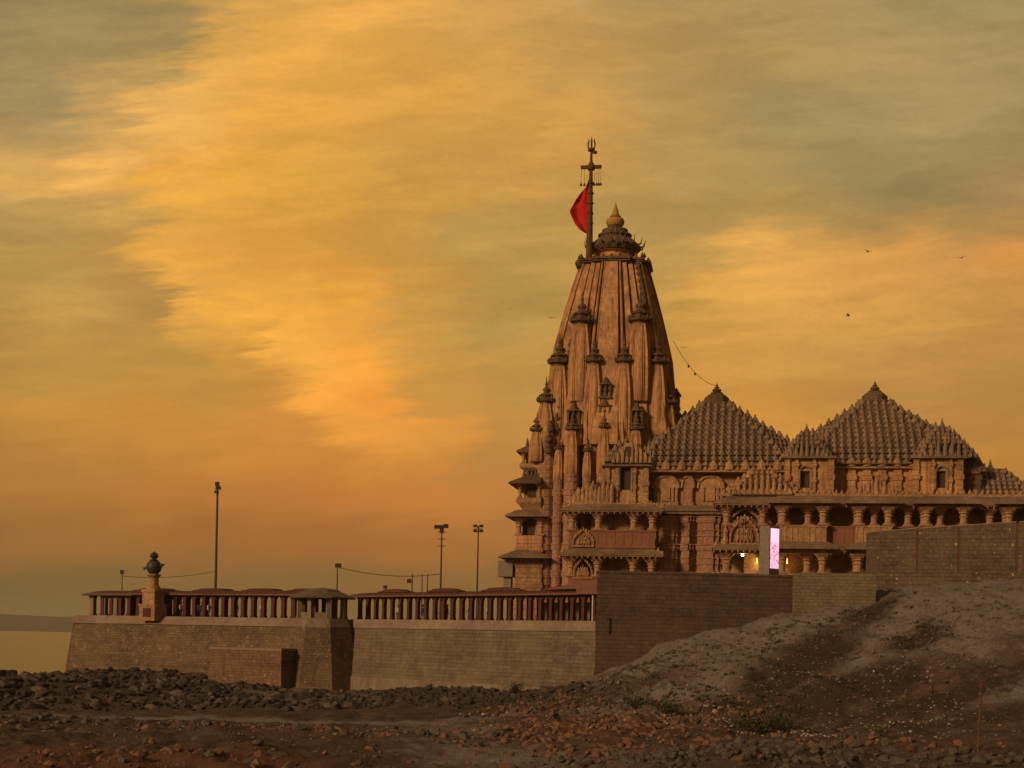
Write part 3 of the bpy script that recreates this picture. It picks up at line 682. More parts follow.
# --- clustered turrets
CAPP = [(.70,-.1),(.72,.12),(1.05,.16),(1.12,.34),(.9,.42),(.72,.50),(.60,.54),(.60,.70),(.80,.76),(.82,.86),(.5,1.0),(.34,1.05),(.30,1.15),(.42,1.26),(.36,1.42),(.16,1.52),(.12,1.66),(.18,1.72),(.10,1.85),(.02,2.25)]
tsteps = ((.80,.80),(.56,.80),(.55,.74),(.50,.74),(.49,.90),(.42,.90),(.41,.80),(.36,.80),(.35,1.0))
def turret_meshes(r, h):
    mb = MB(); polys = []
    for k in range(13):
        t_ = k/12; polys.append(ratha(r*(1-.42*t_**2.6 + .07*math.sin(math.pi*t_)), z=h*t_, steps=tsteps))
    mb.loft(polys)
    for k in range(4):
        for off in (-.2, .2):
            pts = []
            for i in range(9):
                t_ = i/8; w_ = r*(1-.42*t_**2.6 + .07*math.sin(math.pi*t_)); c_, s_ = math.cos(k*math.pi/2), math.sin(k*math.pi/2)
                x, y = off*w_, -w_; pts.append((x*c_-y*s_, x*s_+y*c_, h*t_))
            mb.tube(pts, .045, 4)
    sh = mb.mesh('turret', 'ochre')
    mc = MB(); q = r*.95; mc.lathe(0, 0, [(a*q, h+b_*q*(1.0 if b_ < .5 else 1.0+.32*(b_-.5)/1.7)) for a, b_ in CAPP], 16, rib=-.07)
    for k in range(8):
        a = 2*math.pi*k/8; knob(mc, q*.98*math.cos(a), q*.98*math.sin(a), h+.34*q, .14*q/.9, .42*q)
    return sh, mc.mesh('turret_cap', 'dark')
def rot4(x, y, k):
    c_, s_ = round(math.cos(k*math.pi/2)), round(math.sin(k*math.pi/2)); return x*c_-y*s_, x*s_+y*c_
TUR = [  # x, y, half width, cap foot (py), foot (py), kinds: mirrored/rotated
 (3.35, -6.55, 1.38, 323, 402, 'm'),
 (1.72, -7.6, 1.10, 363, 441, 'm'),
 (5.65, -5.8, 1.34, 365, 441, 'c'),
 (6.95, -6.8, 1.10, 403, 450, 'c'),
 (7.85, -7.5, .82, 432, 462, 'c'),
]
TUR2 = [(3.65, -8.35, .82, 431, 474), (0, -8.35, .74, 429, 474), (1.8, -8.75, .50, 452, 478), (5.2, -8.0, .55, 450, 480)]
TUR3 = [(-7.2, -3.4, .9, 407, 452), (-7.2, .2, .9, 399, 452), (-7.2, 3.8, .9, 407, 452), (-7.9, -5.4, .66, 430, 464)
]
pil = MB()
for (x, y, r_, yc, yf, kd) in TUR[:5]:
    z0, z1 = ZT(yf, y), ZT(yc, y); sh, cpm = turret_meshes(r_, z1-z0)
    for k in range(4):
        for sg in ((-1, 1) if kd == 'm' else (-1,)):
            inn = (.35 if k == 0 else (2.6 if k in (1, 3) else .8)) if kd == 'm' else 0
            if k == 1 and kd == 'c': x_, y_ = x, {5.65: -5.4, 6.95: -5.0, 7.85: -3.5}[x]
            else: x_ = None
            xx, yy = rot4(sg*x+(.28 if k == 0 and kd == 'm' else 0), y+inn, k)
            if x_ is not None: xx, yy = x_, y_
            if yc == 432 and k == 1: continue
            o = place('turret', sh, temple, (xx, yy, z0)); place('turret_cap', cpm, o)
            if 430 < yf < 455: moulded_round(pil, xx*.98, yy*.98, r_*1.04, 0, z0, .9)
for (x, y, r_, yc, yf) in TUR2:
    z0, z1 = ZT(yf, y), ZT(yc, y); sh, cpm = turret_meshes(r_, z1-z0)
    for sg in ((-1, 1) if x else (1,)): o = place('turret', sh, temple, (sg*x, y, z0)); place('turret_cap', cpm, o); moulded_round(pil, sg*x, y, r_*1.02, 0, z0, .9)
for (x, y, r_, yc, yf) in TUR3:
    z0, z1 = ZT(yf), ZT(yc); sh, cpm = turret_meshes(r_, z1-z0); o = place('turret', sh, temple, (x, y, z0)); place('turret_cap', cpm, o)
# --- wall body of the tower
mb = MB(); polys = []
bsteps = ((.84,.84),(.70,.84),(.69,.79),(.60,.79),(.59,.93),(.44,.93),(.43,.84),(.34,.84),(.33,.98),(.16,.98),(.15,1.0))
for a, b_, p in mould_levels(0, ZT(445), MOULD, 1.0):
    for z in (a, b_): polys.append(ratha(7.5+p*.5, z=z, steps=bsteps))
mb.loft(polys); 
mb.loft([ratha(w_, z=z, steps=bsteps) for w_, z in ((7.5,ZT(446)),(7.5,ZT(443)),(7.4,ZT(438)),(7.2,ZT(430)))])
mb.build('tower_wall', 'rose', temple)
pil.build('engaged_pillars', 'rose', temple)
# niches with carved figures
def niche_mesh(wd_, h):
    mb = MB(); hw = wd_/2
    mb.box(-hw, -hw*.68, -.35, .4, 0, h*.62); mb.box(hw*.68, hw, -.35, .4, 0, h*.62); mb.box(-hw*.68, hw*.68, 0, .4, .12, h*.62)
    mb.box(-hw*1.15, hw*1.15, -.45, .4, -.12, .12); mb.box(-hw*1.15, hw*1.15, -.5, .4, h*.62, h*.67)
    mb.lathe(0, -.15, [(.20*wd_,.15),(.12*wd_,.25*h),(.2*wd_,.34*h),(.2*wd_,.42*h),(.07*wd_,.46*h),(.12*wd_,.51*h),(.10*wd_,.57*h),(.02,.60*h)], 8)
    for i, (f_, z) in enumerate(((.85,.67),(.62,.76),(.38,.86))):
        mb.lathe(0, .05, [(hw*f_,h*z),(hw*f_*1.05,h*(z+.05)),(hw*f_*.8,h*(z+.09))], 8, R(22.5), rib=-.06)
    knob(mb, 0, .05, h*.95, .12*wd_, .1*h)
    return mb.mesh('niche', 'dark')
nm = niche_mesh(1.3, ZT(378)-ZT(398)); nm2 = niche_mesh(1.45, ZT(403)-ZT(424)); nm3 = niche_mesh(1.25, ZT(399)-ZT(420))
for k in range(4):
    x, y = rot4(0, -7.75, k); place('niche', nm, temple, (x, y, ZT(398, -7.7)), k*math.pi/2)
    x, y = rot4(0, -7.95, k); place('niche', nm3, temple, (x, y, ZT(420, -7.9)), k*math.pi/2)
    for sg in (-1, 1):
        x, y = rot4(sg*3.6, -7.75, k); place('niche', nm2, temple, (x, y, ZT(425, -7.7)), k*math.pi/2)
# carved clusters stacked up the corners (they roughen the outline)
for k in (0, 2, 3):
    mb = MB()
    for (x, y, pa, pb_) in ((-7.1, -5.6, 440, 392), (-5.7, -7.1, 440, 392), (-6.2,-4.2,400,352),(-4.6,-6.3,398,350), (-7.9,-6.2,462,432), (-6.4,-7.9,462,432)):
        z = ZT(pa)
        while z < ZT(pb_):
            f_ = interp(zz, ww, z)/interp(zz, ww, ZT(pa)); xx, yy = rot4(x*f_, y*f_, k)
            mb.lathe(xx, yy, [(.42,z),(.5,z+.3),(.3,z+.55),(.36,z+.68),(.18,z+1.0),(.05,z+1.3)], 8, rib=-.08); z += 1.25
    mb.build('carved_cluster', 'dark', temple)

def rect_gallery(x0, x1, y0, y1, lev, cols, sides=(), core=2.6, r=.40, names=True, lowcol=True, colmt='gold', core_mt='rose', parapet_mt='plain'):
    # lev: dict of heights for a two storey open gallery
    for (zp0, zp1, zo) in lev['storeys']:                        # parapet foot, parapet top = opening foot, lintel foot
        mb = MB(); mb.box(x0, x1, y0, y0+.45, zp0, zp1); mb.box(x0, x0+.45, y0+.453, y1, zp0, zp1)
        mb.box(x0-.10, x1+.10, y0-.10, y0+.5, zp1-.14, zp1+.02); mb.box(x0-.1, x0+.5, y0+.503, y1, zp1-.14, zp1+.02)
        mb.box(x0-.08, x1+.08, y0-.08, y0+.45, zp0, zp0+.3)
        mb.build('parapet', parapet_mt, temple)
        for x in cols: column(temple, x, y0+.35, zp1+.023, zo-zp1-.03, r, colmt)
        for y in sides: column(temple, x0+.35, y, zp1+.023, zo-zp1-.03, r, colmt, math.pi/2)
    for (z0, z1) in lev['lintels']:
        mb = MB(); mb.box(x0+.02, x1-.02, y0+.02, y0+.7, z0, z1); mb.box(x0+.02, x0+.7, y0+.703, y1, z0, z1); mb.build('lintel', colmt, temple)
    mb = MB(); mb.box(x0+core, x1-.01, y0+core, y1, -.2, lev['top']-.05); mb.build('inner_wall', core_mt, temple)
    for z0, z1 in lev['floors']:
        mb = MB(); mb.box(x0+.05, x1-.05, y0+.05, y1-.05, z0, z1); mb.build('floor_slab', 'eave', temple)

# --- left gallery in front of the tower
YA = -13.0
xs = lambda px, yl: P(px, 530, yl)[0]
zA = lambda py: P(612, py, YA)[1]
ax0, ax1 = xs(569, YA), xs(655, YA)
lev = dict(storeys=[(zA(548), zA(530.5), zA(513.5)), (0, zA(577), zA(558.5))],
           lintels=[(zA(513.5), zA(509)), (zA(558.5), zA(553))], floors=[(zA(549.5), zA(546.5)), (zA(508), zA(504))], top=zA(508))
rect_gallery(ax0, ax1, YA, -8.0, lev, [xs(p, YA) for p in (571.5, 598, 633.5, 652)], sides=(-10.4,), core=2.2)
mb = MB(); eave(mb, ax0, ax1, YA, -8.2, zA(511.5), 1.0, .15, .6)
mb.build('eave', 'eave', temple); mb = MB(); eave(mb, ax0, ax1, YA, -8.2, zA(556), 1.1, .15, .7); mb.build('eave', 'eave', temple)
def torana(parent, x, y, z, w_, h, mt='gold', rz=0):
    # pointed ornamental arch with a pierced fan inside
    mb = MB(); pts = []
    for i in range(13):
        a = math.pi*i/12; pts.append((-.5*w_*math.cos(a), 0, h*.72*math.sin(a)**.8 + h*.18*max(0, 1-abs(i-6)/2.5)))
    mb.tube(pts, .10*w_/3, 6)
    for i in range(1, 12):
        p = pts[i]; mb.lathe(p[0], 0, [(.13*w_/3,p[2]),(.16*w_/3,p[2]+.12),(.03,p[2]+.34)], 6)
    for i in range(-2, 3): 
        hh_ = h*(.62-.10*abs(i)); mb.tube([(i*w_*.13, 0, 0), (i*w_*.15, 0, hh_*.6), (i*w_*.11, 0, hh_)], .05*w_/3+.02, 5)
    for i in range(-2, 2): mb.lathe((i+.5)*w_*.15, 0, [(.05,.1*h),(.16*w_/3,.2*h),(.05,.3*h),(.14*w_/3,.42*h),(.04,.5*h)], 6)
    mb.box(-.52*w_, .52*w_, -.12, .12, -.12, .02)
    return mb.build('ornamental_arch', mt, parent, (x, y, z), rz)
torana(temple, (xs(571.5,YA)+xs(596,YA))/2, YA-.15, zA(546), 2.3, 1.9)
torana(temple, (xs(571.5,YA)+xs(596,YA))/2, YA-.05, zA(578), 2.1, 2.3)
# row of little domes above the left eave
mb = MB(); zt = zA(505)
mb.box(xs(572,-12), xs(655,-12), -12.2, -9, zt-.1, zt+.35)
for i, px in enumerate(np.arange(574, 611, 4.1)):
    hh_ = .9 + .55*(i % 3 == 1) + 1.2*min(1, i/8); x = xs(px, -12)
    mb.lathe(x, -11.9, [(.27,zt+.35),(.28,zt+.35+hh_*.5),(.24,zt+.35+hh_*.8),(.05,zt+.35+hh_*1.05)], 8)
for i, px in enumerate(np.arange(577, 611, 5)):
    hh_ = 1.6 + 1.1*min(1, i/6); x = xs(px, -11); mb.lathe(x, -10.9, [(.34,zt),(.34,zt+hh_),(.2,zt+hh_*1.12),(.04,zt+hh_*1.35)], 8)
mb.build('parapet_domes', 'gold', temple)

# --- first hall: wall, cornice, arches, stepped pyramid roof
D1 = P(716, 430, 0)[0]; zB = lambda py, yl=-10.3: P(690, py, yl)[1]
mb = MB(); w1_ = 10.0
mb.loft([octa(w1_-.55, 2.6, 0, D1, 0), octa(w1_-.55, 2.6, zB(470), D1, 0)]); mb.build('hall_wall', 'rose', temple)
mb = MB()
for a, b2 in ((652.5, 677), (681.5, 692.5), (697.5, 722)):
    x0, x1 = xs(a, -10.4), xs(b2, -10.4)
    moulded_box(mb, x0+.35, x1-.35, -10.35, -9.3, 0, zB(516), .9)
    moulded_box(mb, x0+.9, x1-.9, -10.62, -10.2, 0, zB(516), .9)
    moulded_box(mb, x0, x1, -10.0, -9.35, 0, zB(516), .9)
mb.build('wall_pilasters', 'rose', temple)
mb = MB(); x0, x1 = ax1, xs(726, -10.4)
for o, za_, zb_ in ((.55, 514.5, 511.5), (.75, 511.5, 508.5), (.3, 508.5, 505.5)):
    mb.box(x0+.004, x1, -10.2-o, -9.0, zB(za_), zB(zb_))
mb.build('eave', 'eave', temple)
for a, b2 in ((652, 678), (681, 693), (697, 723)):              # relief arches above
    x0, x1 = xs(a, -10), xs(b2, -10); cxm, hw = (x0+x1)/2, (x1-x0)/2; ztop = zB(476); zbot = zB(505)
    mb = MB(); mb.box(x0+.15, x1-.15, -9.95, -9.2, zbot, zB(486)); 
    pts = [(cxm+hw*.98*math.cos(math.pi*i/10), -10.0, zB(488)+(ztop-zB(488))*(math.sin(math.pi*i/10)**.75)) for i in range(11)]
    mb.tube(pts, .17, 6)
    arcp = [(p[0], -9.97, p[2]) for p in pts]; arcb = [(p[0], -9.3, p[2]) for p in pts]
    mb.loft([arcp, arcb], closed=True); mb.box(x0, x1, -10.2, -9.3, zB(506), zB(502))
    if hw > 1: mb.box(cxm-hw*.32, cxm+hw*.32, -10.12, -9.9, zB(501), zB(487)); mb.box(cxm-hw*.62, cxm-hw*.5, -10.12, -9.9, zB(501), zB(487)); mb.box(cxm+hw*.5, cxm+hw*.62, -10.12, -9.9, zB(501), zB(487))
    mb.build('relief_arch', 'gold' if hw > 1 else 'rose', temple)
mb = MB()
mb.loft([octa(w_, 2.6, z, D1, 0) for w_, z in ((10.1, zB(473)), (11.0, zB(472.5)), (11.0, zB(471)), (10.7, zB(470.5)), (10.6, zB(464)), (9.4, zB(463)))])
for j in range(-5, 6):                                              # little gables standing on the cornice
    x = D1 + j*1.75
    mb.lathe(x, -10.7, [(.55,zB(470.5)),(.55,zB(466)),(.3,zB(462.5)),(.04,zB(460))], 8)
    mb.lathe(x+.87, -10.7, [(.25,zB(470.5)),(.25,zB(466)),(.04,zB(463))], 6)
    mb.lathe(D1-10.7, j*1.6, [(.55,zB(470.5)),(.55,zB(466)),(.3,zB(462.5)),(.04,zB(460))], 8)
mb.build('cornice', 'gold', temple)
mb = MB(); z_ = lambda py, px=716: P(px, py, 0)[1]; zf = lambda py, yl: P(716, py, yl)[1]
prof1 = [(zf(465,-11), 11.0), (zf(454,-10.3), 10.3), (zf(444.5,-9.4), 9.4), (zf(434,-7.9), 7.9), (zf(422,-5.6), 5.6), (zf(407.5,-2.6), 2.8), (z_(400), 1.5)]
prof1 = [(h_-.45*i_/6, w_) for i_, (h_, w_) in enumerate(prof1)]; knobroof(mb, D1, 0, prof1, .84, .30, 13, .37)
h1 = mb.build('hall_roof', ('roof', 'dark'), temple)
mb = MB(); mb.lathe(D1, 0, [(1.5,z_(404)),(1.45,z_(398.5)),(1.0,z_(395)),(.4,z_(392.5))], 12, rib=-.05); finial(mb, D1, 0, z_(393.5), .48, z_(383)-z_(393.5)); mb.build('finial', 'dark', h1)

# --- dormer kiosks
def dormer(px0, px1, y0, depth, pts, win, roofhw, peak, base, cx_px=None, mt='ochre', s=.55, rows=6, ch=.2):
    # pts: (wall foot, wall head) rows; win: px0, px1, py0, py1
    pm = (px0+px1)/2; q = lambda py: P(pm, py, y0)[1]
    x0, x1 = xs2(px0, y0, pts), xs2(px1, y0, pts)
    zf_, zh = q(pts[0]), q(pts[1])
    wx0, wx1, wz0, wz1 = P(win[0], win[2], y0)[0], P(win[1], win[2], y0)[0], q(win[3]), q(win[2])
    mb = MB(); mb.box(x0, wx0, y0, y0+depth, zf_, zh); mb.box(wx1, x1, y0, y0+depth, zf_, zh); mb.box(wx0, wx1, y0, y0+depth, zf_, wz0); mb.box(wx0, wx1, y0, y0+depth, wz1, zh)
    for f_ in (0, 1): 
        xc = x0 if f_ == 0 else x1
        moulded_box(mb, xc-.28, xc+.28, y0-.25, y0+.3, zf_, zh, .6)
    for xc in (wx0-.45, wx1+.45): moulded_box(mb, xc-.15, xc+.15, y0-.3, y0+.1, zf_, zh, .5)
    d_ = mb.build('dormer', mt, temple)
    mb = MB(); hw = (wx1-wx0)/2+.16; xm = (wx0+wx1)/2; pp = [(xm-hw,y0-.2,wz0-.1),(xm-hw,y0-.2,wz1-.2)]+[(xm+hw*-math.cos(math.pi*i/8), y0-.2, wz1-.2+.75*math.sin(math.pi*i/8)) for i in range(1, 8)]+[(xm+hw,y0-.2,wz1-.2),(xm+hw,y0-.2,wz0-.1)]
    mb.tube(pp, .13, 6); mb.build('window_frame', 'coping', d_)
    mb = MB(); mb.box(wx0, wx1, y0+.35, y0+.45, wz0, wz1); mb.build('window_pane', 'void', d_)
    mb = MB(); eave(mb, x0-.1, x1+.1, y0-.1, y0+depth, zh, .55, .12, .35, .0); mb.build('dormer_eave', 'eave', d_)
    mb = MB(); cxm = (x0+x1)/2 if cx_px is None else P(cx_px, base, y0+roofhw)[0]
    zb_, zp_ = P(pm, base, y0)[1], P(pm, peak, y0+roofhw)[1]
    h_ = zp_-zb_
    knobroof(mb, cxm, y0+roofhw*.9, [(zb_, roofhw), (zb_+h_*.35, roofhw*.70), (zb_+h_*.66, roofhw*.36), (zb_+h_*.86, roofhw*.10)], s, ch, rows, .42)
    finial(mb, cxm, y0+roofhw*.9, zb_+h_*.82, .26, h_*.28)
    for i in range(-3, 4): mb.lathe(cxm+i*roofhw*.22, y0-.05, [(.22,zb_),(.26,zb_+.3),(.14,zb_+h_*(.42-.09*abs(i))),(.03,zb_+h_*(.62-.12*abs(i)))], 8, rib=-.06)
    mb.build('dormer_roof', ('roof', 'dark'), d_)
    return d_
def xs2(px, y0, pts): return P(px, (pts[0]+pts[1])/2, y0)[0]
# first hall, left dormer with its two openings
dm = dormer(607, 646, -11.3, 3.0, (503, 467), (621, 631, 466.5, 490), 2.2, 438, 461, 626, mt='gold', s=.6, rows=4)
q = lambda py: P(626, py, -11.5)[1]
mb = MB(); xa, xb = P(612, 460, -11.5)[0], P(652, 460, -11.5)[0]
mb.loft([[(xa,-11.5,q(463)),(xb,-11.5,q(463)),(xb,-9.6,q(463)),(xa,-9.6,q(463))],[(xa+.3,-11.5,q(455)),(xb-.6,-11.5,q(455)),(xb-.6,-9.6,q(455)),(xa+.3,-9.6,q(455))],[(xa+1.5,-11.5,q(443)),(xb-1.9,-11.5,q(443)),(xb-1.9,-9.6,q(443)),(xa+1.5,-9.6,q(443))]])
for i in range(9):
    x = xa+.2+i*(xb-xa-.4)/8; hz = q(459 - 12*(1-abs(i-4)/4.5)); mb.lathe(x, -11.6, [(.22,q(463)),(.22,hz-.4),(.13,hz),(.03,hz+.45)], 7)
mb.build('dormer_gable', 'gold', dm)
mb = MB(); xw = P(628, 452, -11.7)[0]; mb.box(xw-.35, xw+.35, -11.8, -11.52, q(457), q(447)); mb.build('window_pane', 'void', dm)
mb = MB(); mb.lathe(xs(604,-10.8), -10.8, [(.9,zt),(.9,zt+1.6),(.55,zt+2.2),(.6,zt+2.5),(.3,zt+3.1),(.05,zt+3.9)], 10, rib=-.06); mb.lathe(xs(596,-11.3), -11.3, [(.7,zt),(.7,zt+1.1),(.45,zt+1.6),(.5,zt+1.8),(.05,zt+2.8)], 10, rib=-.06); mb.build('corner_kiosk', 'dark', temple)

# --- second hall block and its galleries
YC = -15.0
zC = lambda py: P(850, py, YC)[1]
cx0, cx1 = xs(723, YC), xs(1090, YC)
lev = dict(storeys=[(zC(546), zC(526.5), zC(507.5)), (0, zC(575), zC(554.5))],
           lintels=[(zC(507.5), zC(503)), (zC(554.5), zC(549))], floors=[(zC(547), zC(543.5)), (zC(503), zC(498))], top=zC(503))
colpx = (726.5, 762.5, 781, 808, 823, 857, 874, 888, 908, 924, 940, 964, 990, 1006, 1032, 1060)
rect_gallery(cx0, cx1, YC, 13.0, lev, [xs(p, YC) for p in colpx], sides=(-12.2, -9.6, -7), core=2.3, colmt='rose')
mb = MB(); eave(mb, cx0, cx1, YC, 13.2, zC(505.5), 1.05, .2, .75); mb.box(cx0+.2, cx1, YC+.2, 13, zC(500), zC(494)); mb.build('eave', 'eave', temple)
mb = MB(); eave(mb, cx0, cx1, YC, 13.2, zC(551), 1.15, .16, .75); mb.build('eave', 'eave', temple)
def proj_bay(pa_, pb_, out, k):
    x0, x1 = xs(pa_, YC), xs(pb_, YC); y0 = YC-out; e = .004*k
    for (zp0, zp1, zo) in lev['storeys']:
        mb = MB(); mb.box(x0, x1, y0, YC-.09, zp0, zp1); mb.box(x0-.1, x1+.1, y0-.1, YC-.12, zp1-.16, zp1+.03)
        n_ = max(3, int((x1-x0)/.55))
        for i in range(n_+1): xx = x0+.1+(x1-x0-.2)*i/n_; mb.box(xx-.09, xx+.09, y0-.07, y0-.002, zp0+.3, zp1-.163)
        mb.build('bay_parapet', 'gold', temple)
        for x in (x0+.35, x1-.35): column(temple, x, y0+.35, zp1+.033, zo-zp1-.04, .42, 'gold')
        mb = MB(); mb.box(x0, x1, y0+.02, YC, zo, zo+.5); mb.build('lintel', 'gold', temple)
    for zz_ in (zC(505.5), zC(551)): mb = MB(); eave(mb, x0-.2, x1+.2, y0-.1, YC+1.5, zz_+.03+e, .95, .2, .8); mb.build('bay_eave', 'eave', temple)
for k_, (pa_, pb_) in enumerate(((779, 826), (855, 891), (922, 966), (1004, 1040))): proj_bay(pa_, pb_, 1.0, k_)
def fringe(x0, x1, y, zlip, ztop, out, pitch=.62):
    a_, b_ = MB(), MB(); x = x0-out+.2
    a_.box(x0-out+.1, x1+out-.1, y-out+.07, y-out+.17, zlip-.10, zlip-.004); b_.box(x0-out+.1, x1+out-.1, y+.15, y+.35, ztop-.25, ztop+.06)
    while x < x1+out-.3:
        a_.lathe(x, y-out+.12, [(.02,zlip-.38),(.11,zlip-.24),(.05,zlip-.14),(.09,zlip-.05)], 6)
        hh_ = random.uniform(.32, .5); b_.lathe(x+.2, y+.25, [(.17,ztop),(.19,ztop+hh_*.5),(.10,ztop+hh_*.8),(.02,ztop+hh_*1.3)], 6); x += pitch*random.uniform(.92, 1.08)
    a_.build('eave_pendant_strip', 'gold', temple); b_.build('parapet_cresting', 'gold', temple)
fringe(cx0, cx1, YC, zC(505.5), zC(494), 1.0); fringe(cx0, cx1, YC, zC(551), zC(546), 1.1)
fringe(ax0, ax1, YA, zA(511.5), zA(505.5), .95); fringe(ax0, ax1, YA, zA(556), zA(551), 1.05)
for (x0_, x1_, y_, za_, zb_) in ((cx0, cx1, YC, zC(545), zC(527.5)), (ax0, ax1, YA, zA(547), zA(531.5))):
    mb = MB(); x = x0_+.3
    while x < x1_-.3: mb.box(x-.10, x+.10, y_-.055, y_-.002, za_+.3, zb_-.15); x += .95
    mb.box(x0_+.1, x1_-.1, y_-.05, y_-.001, (za_+zb_)/2+.25, (za_+zb_)/2+.36); mb.build('parapet_relief', 'plain', temple)
# porch arch and pierced balcony on the corner bay
xm = (xs(726.5,YC)+xs(762.5,YC))/2
torana(temple, xm, YC-.25, zC(544.5), 3.0, 3.1, 'gold'); torana(temple, xm, YC+.55, zC(526), 3.2, 2.0, 'rose')
for s_ in (-1, 1): mb = MB(); mb.lathe(xm+s_*2.0, YC-.2, [(.28,zC(548)),(.36,zC(541)),(.2,zC(537)),(.32,zC(533)),(.12,zC(529)),(.03,zC(525))], 8); mb.build('corner_statue', 'gold', temple)
# porch roof
mb = MB(); pz = lambda py: P(760, py, YC)[1]; hwp = 4.2; cpx = P(762, 480, YC+hwp)[0]
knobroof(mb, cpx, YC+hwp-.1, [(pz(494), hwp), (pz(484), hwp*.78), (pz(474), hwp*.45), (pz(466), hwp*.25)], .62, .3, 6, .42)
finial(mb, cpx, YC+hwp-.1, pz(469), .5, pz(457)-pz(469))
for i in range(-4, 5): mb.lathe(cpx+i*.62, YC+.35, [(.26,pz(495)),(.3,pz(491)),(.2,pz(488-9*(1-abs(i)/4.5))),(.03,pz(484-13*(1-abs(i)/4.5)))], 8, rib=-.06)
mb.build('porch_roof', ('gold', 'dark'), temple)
# band wall of the second hall
D2 = P(874, 430, 0)[0]; zD = lambda py, yl=-10.8: P(874, py, yl)[1]
mb = MB(); mb.loft([octa(10.4, 2.8, zD(500), D2, 0), octa(10.4, 2.8, zD(466), D2, 0)])
for j in range(-5, 6):
    x = D2 + j*1.62; moulded_box(mb, x-.42, x+.42, -10.75, -10.3, zD(500), zD(468), .7)
mb.build('hall_wall', 'ochre', temple)
mb = MB(); mb.loft([octa(w_, 2.8, z, D2, 0) for w_, z in ((10.6, zD(469)), (11.1, zD(468.5)), (11.1, zD(467)), (10.5, zD(466)), (10.2, zD(459)), (9.6, zD(458)))])
for j in range(-5, 6):
    x = D2+j*1.62; mb.lathe(x, -10.45, [(.55,zD(466)),(.55,zD(462)),(.3,zD(458.5)),(.04,zD(456))], 8)
mb.build('cornice', 'gold', temple)
mb = MB(); zf = lambda py, yl: P(874, py, yl)[1]
prof2 = [(zf(463,-11), 11.0), (zf(452,-10.3), 10.3), (zf(442.5,-9.4), 9.4), (zf(432,-7.9), 7.9), (zf(420,-5.6), 5.6), (zf(405.5,-2.6), 2.8), (zf(398, 0), 1.5)]
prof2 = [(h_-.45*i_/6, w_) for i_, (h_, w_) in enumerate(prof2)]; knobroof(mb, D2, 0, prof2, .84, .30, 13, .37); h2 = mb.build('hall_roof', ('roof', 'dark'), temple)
mb = MB(); z_ = lambda py: P(874, py, 0)[1]
mb.lathe(D2, 0, [(1.5,z_(402)),(1.45,z_(396.5)),(1.0,z_(393)),(.4,z_(390.5))], 12, rib=-.05); finial(mb, D2, 0, z_(391.5), .48, z_(381)-z_(391.5)); mb.build('finial', 'dark', h2)
dormer(787, 831, -12.6, 4, (497, 459), (801, 810, 471, 488), 2.6, 427, 457, 806, s=.5, rows=6)
dr = dormer(916, 960, -12.6, 4, (497, 459), (937, 946, 471, 488), 3.2, 422, 457, 941, s=.5, rows=7)
# shoulder of the right dormer
mb = MB(); q = lambda py: P(950, py, -11)[1]; xa, xb = P(955, 470, -11)[0], P(976, 470, -11)[0]
mb.box(xa, xb, -11, -6, q(497), q(474)); mb.box(xa-.1, xb+.4, -11.3, -5.7, q(474), q(471.5))
for i in range(8):
    for j in range(4): 
        x = xa+.1+i*.42; zt_ = q(471.5 - max(0, (7-i))*3.4 - 1.5*(j % 2)); mb.lathe(x, -11+j*1.2, [(.34,q(472)),(.36,zt_),(.22,zt_+.4),(.04,zt_+.9)], 8)
for i in range(3): moulded_box(mb, xa+.3+i*.95, xa+.75+i*.95, -11.2, -10.9, q(497), q(475), .6)
mb.build('dormer_shoulder', 'dark', temple)
mb = MB(); mz = lambda py: P(875, py, -13)[1]; cxm = P(876, 490, -12.4)[0]
for i in range(-5, 6):
    top = 492 - 13*(1-abs(i)/5.5); mb.lathe(cxm+i*.42, -12.8+.25*(i % 2), [(.26,mz(498)),(.3,mz((498+top)/2)),(.18,mz(top)),(.03,mz(top-3))], 8, rib=-.06)
mb.box(cxm-2.4, cxm+2.4, -13, -11.8, mz(499), mz(495)); mb.build('pediment', 'rose', temple)
mb = MB(); ez = lambda py: P(992, py, -7.8)[1]; ec = P(992, 490, -8)[0]
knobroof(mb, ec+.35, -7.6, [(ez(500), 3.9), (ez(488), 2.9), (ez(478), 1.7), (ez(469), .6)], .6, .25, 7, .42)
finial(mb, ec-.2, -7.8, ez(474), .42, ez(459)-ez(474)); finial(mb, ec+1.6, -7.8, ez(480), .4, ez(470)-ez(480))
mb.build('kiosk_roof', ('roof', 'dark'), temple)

# --- projecting balcony bay on the seaward side of the tower
YL = -8.1; zL = lambda py: P(535, py, YL)[1]; xl = lambda px, py=500: P(px, py, YL)[0]
def bay(pxl, z0, z1, mt='gold', inset=0):
    mb = MB(); moulded_box(mb, xl(pxl), -6.9, YL+inset, 4.5-inset, z0, z1, .7); return mb.build('bay_wall', mt, temple)
bay(516.5, 0, zL(558.5), 'gold')
mb = MB(); eave(mb, xl(515,555), -7.5, YL, 4.5, zL(559), 1.7, .15, .95); mb.build('eave', 'eave', temple)
bay(517, zL(552), zL(535.5), 'ochre')
for p_ in (519, 541): column(temple, xl(p_), YL+.4, zL(535.3), zL(518)-zL(535.3), .34)
for y in (-1.8, 1.8, 4.2): column(temple, xl(519), y, zL(535.3), zL(518)-zL(535.3), .34)
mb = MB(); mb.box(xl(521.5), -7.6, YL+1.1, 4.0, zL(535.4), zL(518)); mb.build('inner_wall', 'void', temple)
mb = MB(); mb.box(xl(516.5), -7.5, YL, 4.5, zL(518), zL(515)); eave(mb, xl(516.5), -7.5, YL, 4.5, zL(517.5), 1.15, .15, .8); mb.build('eave', 'eave', temple)
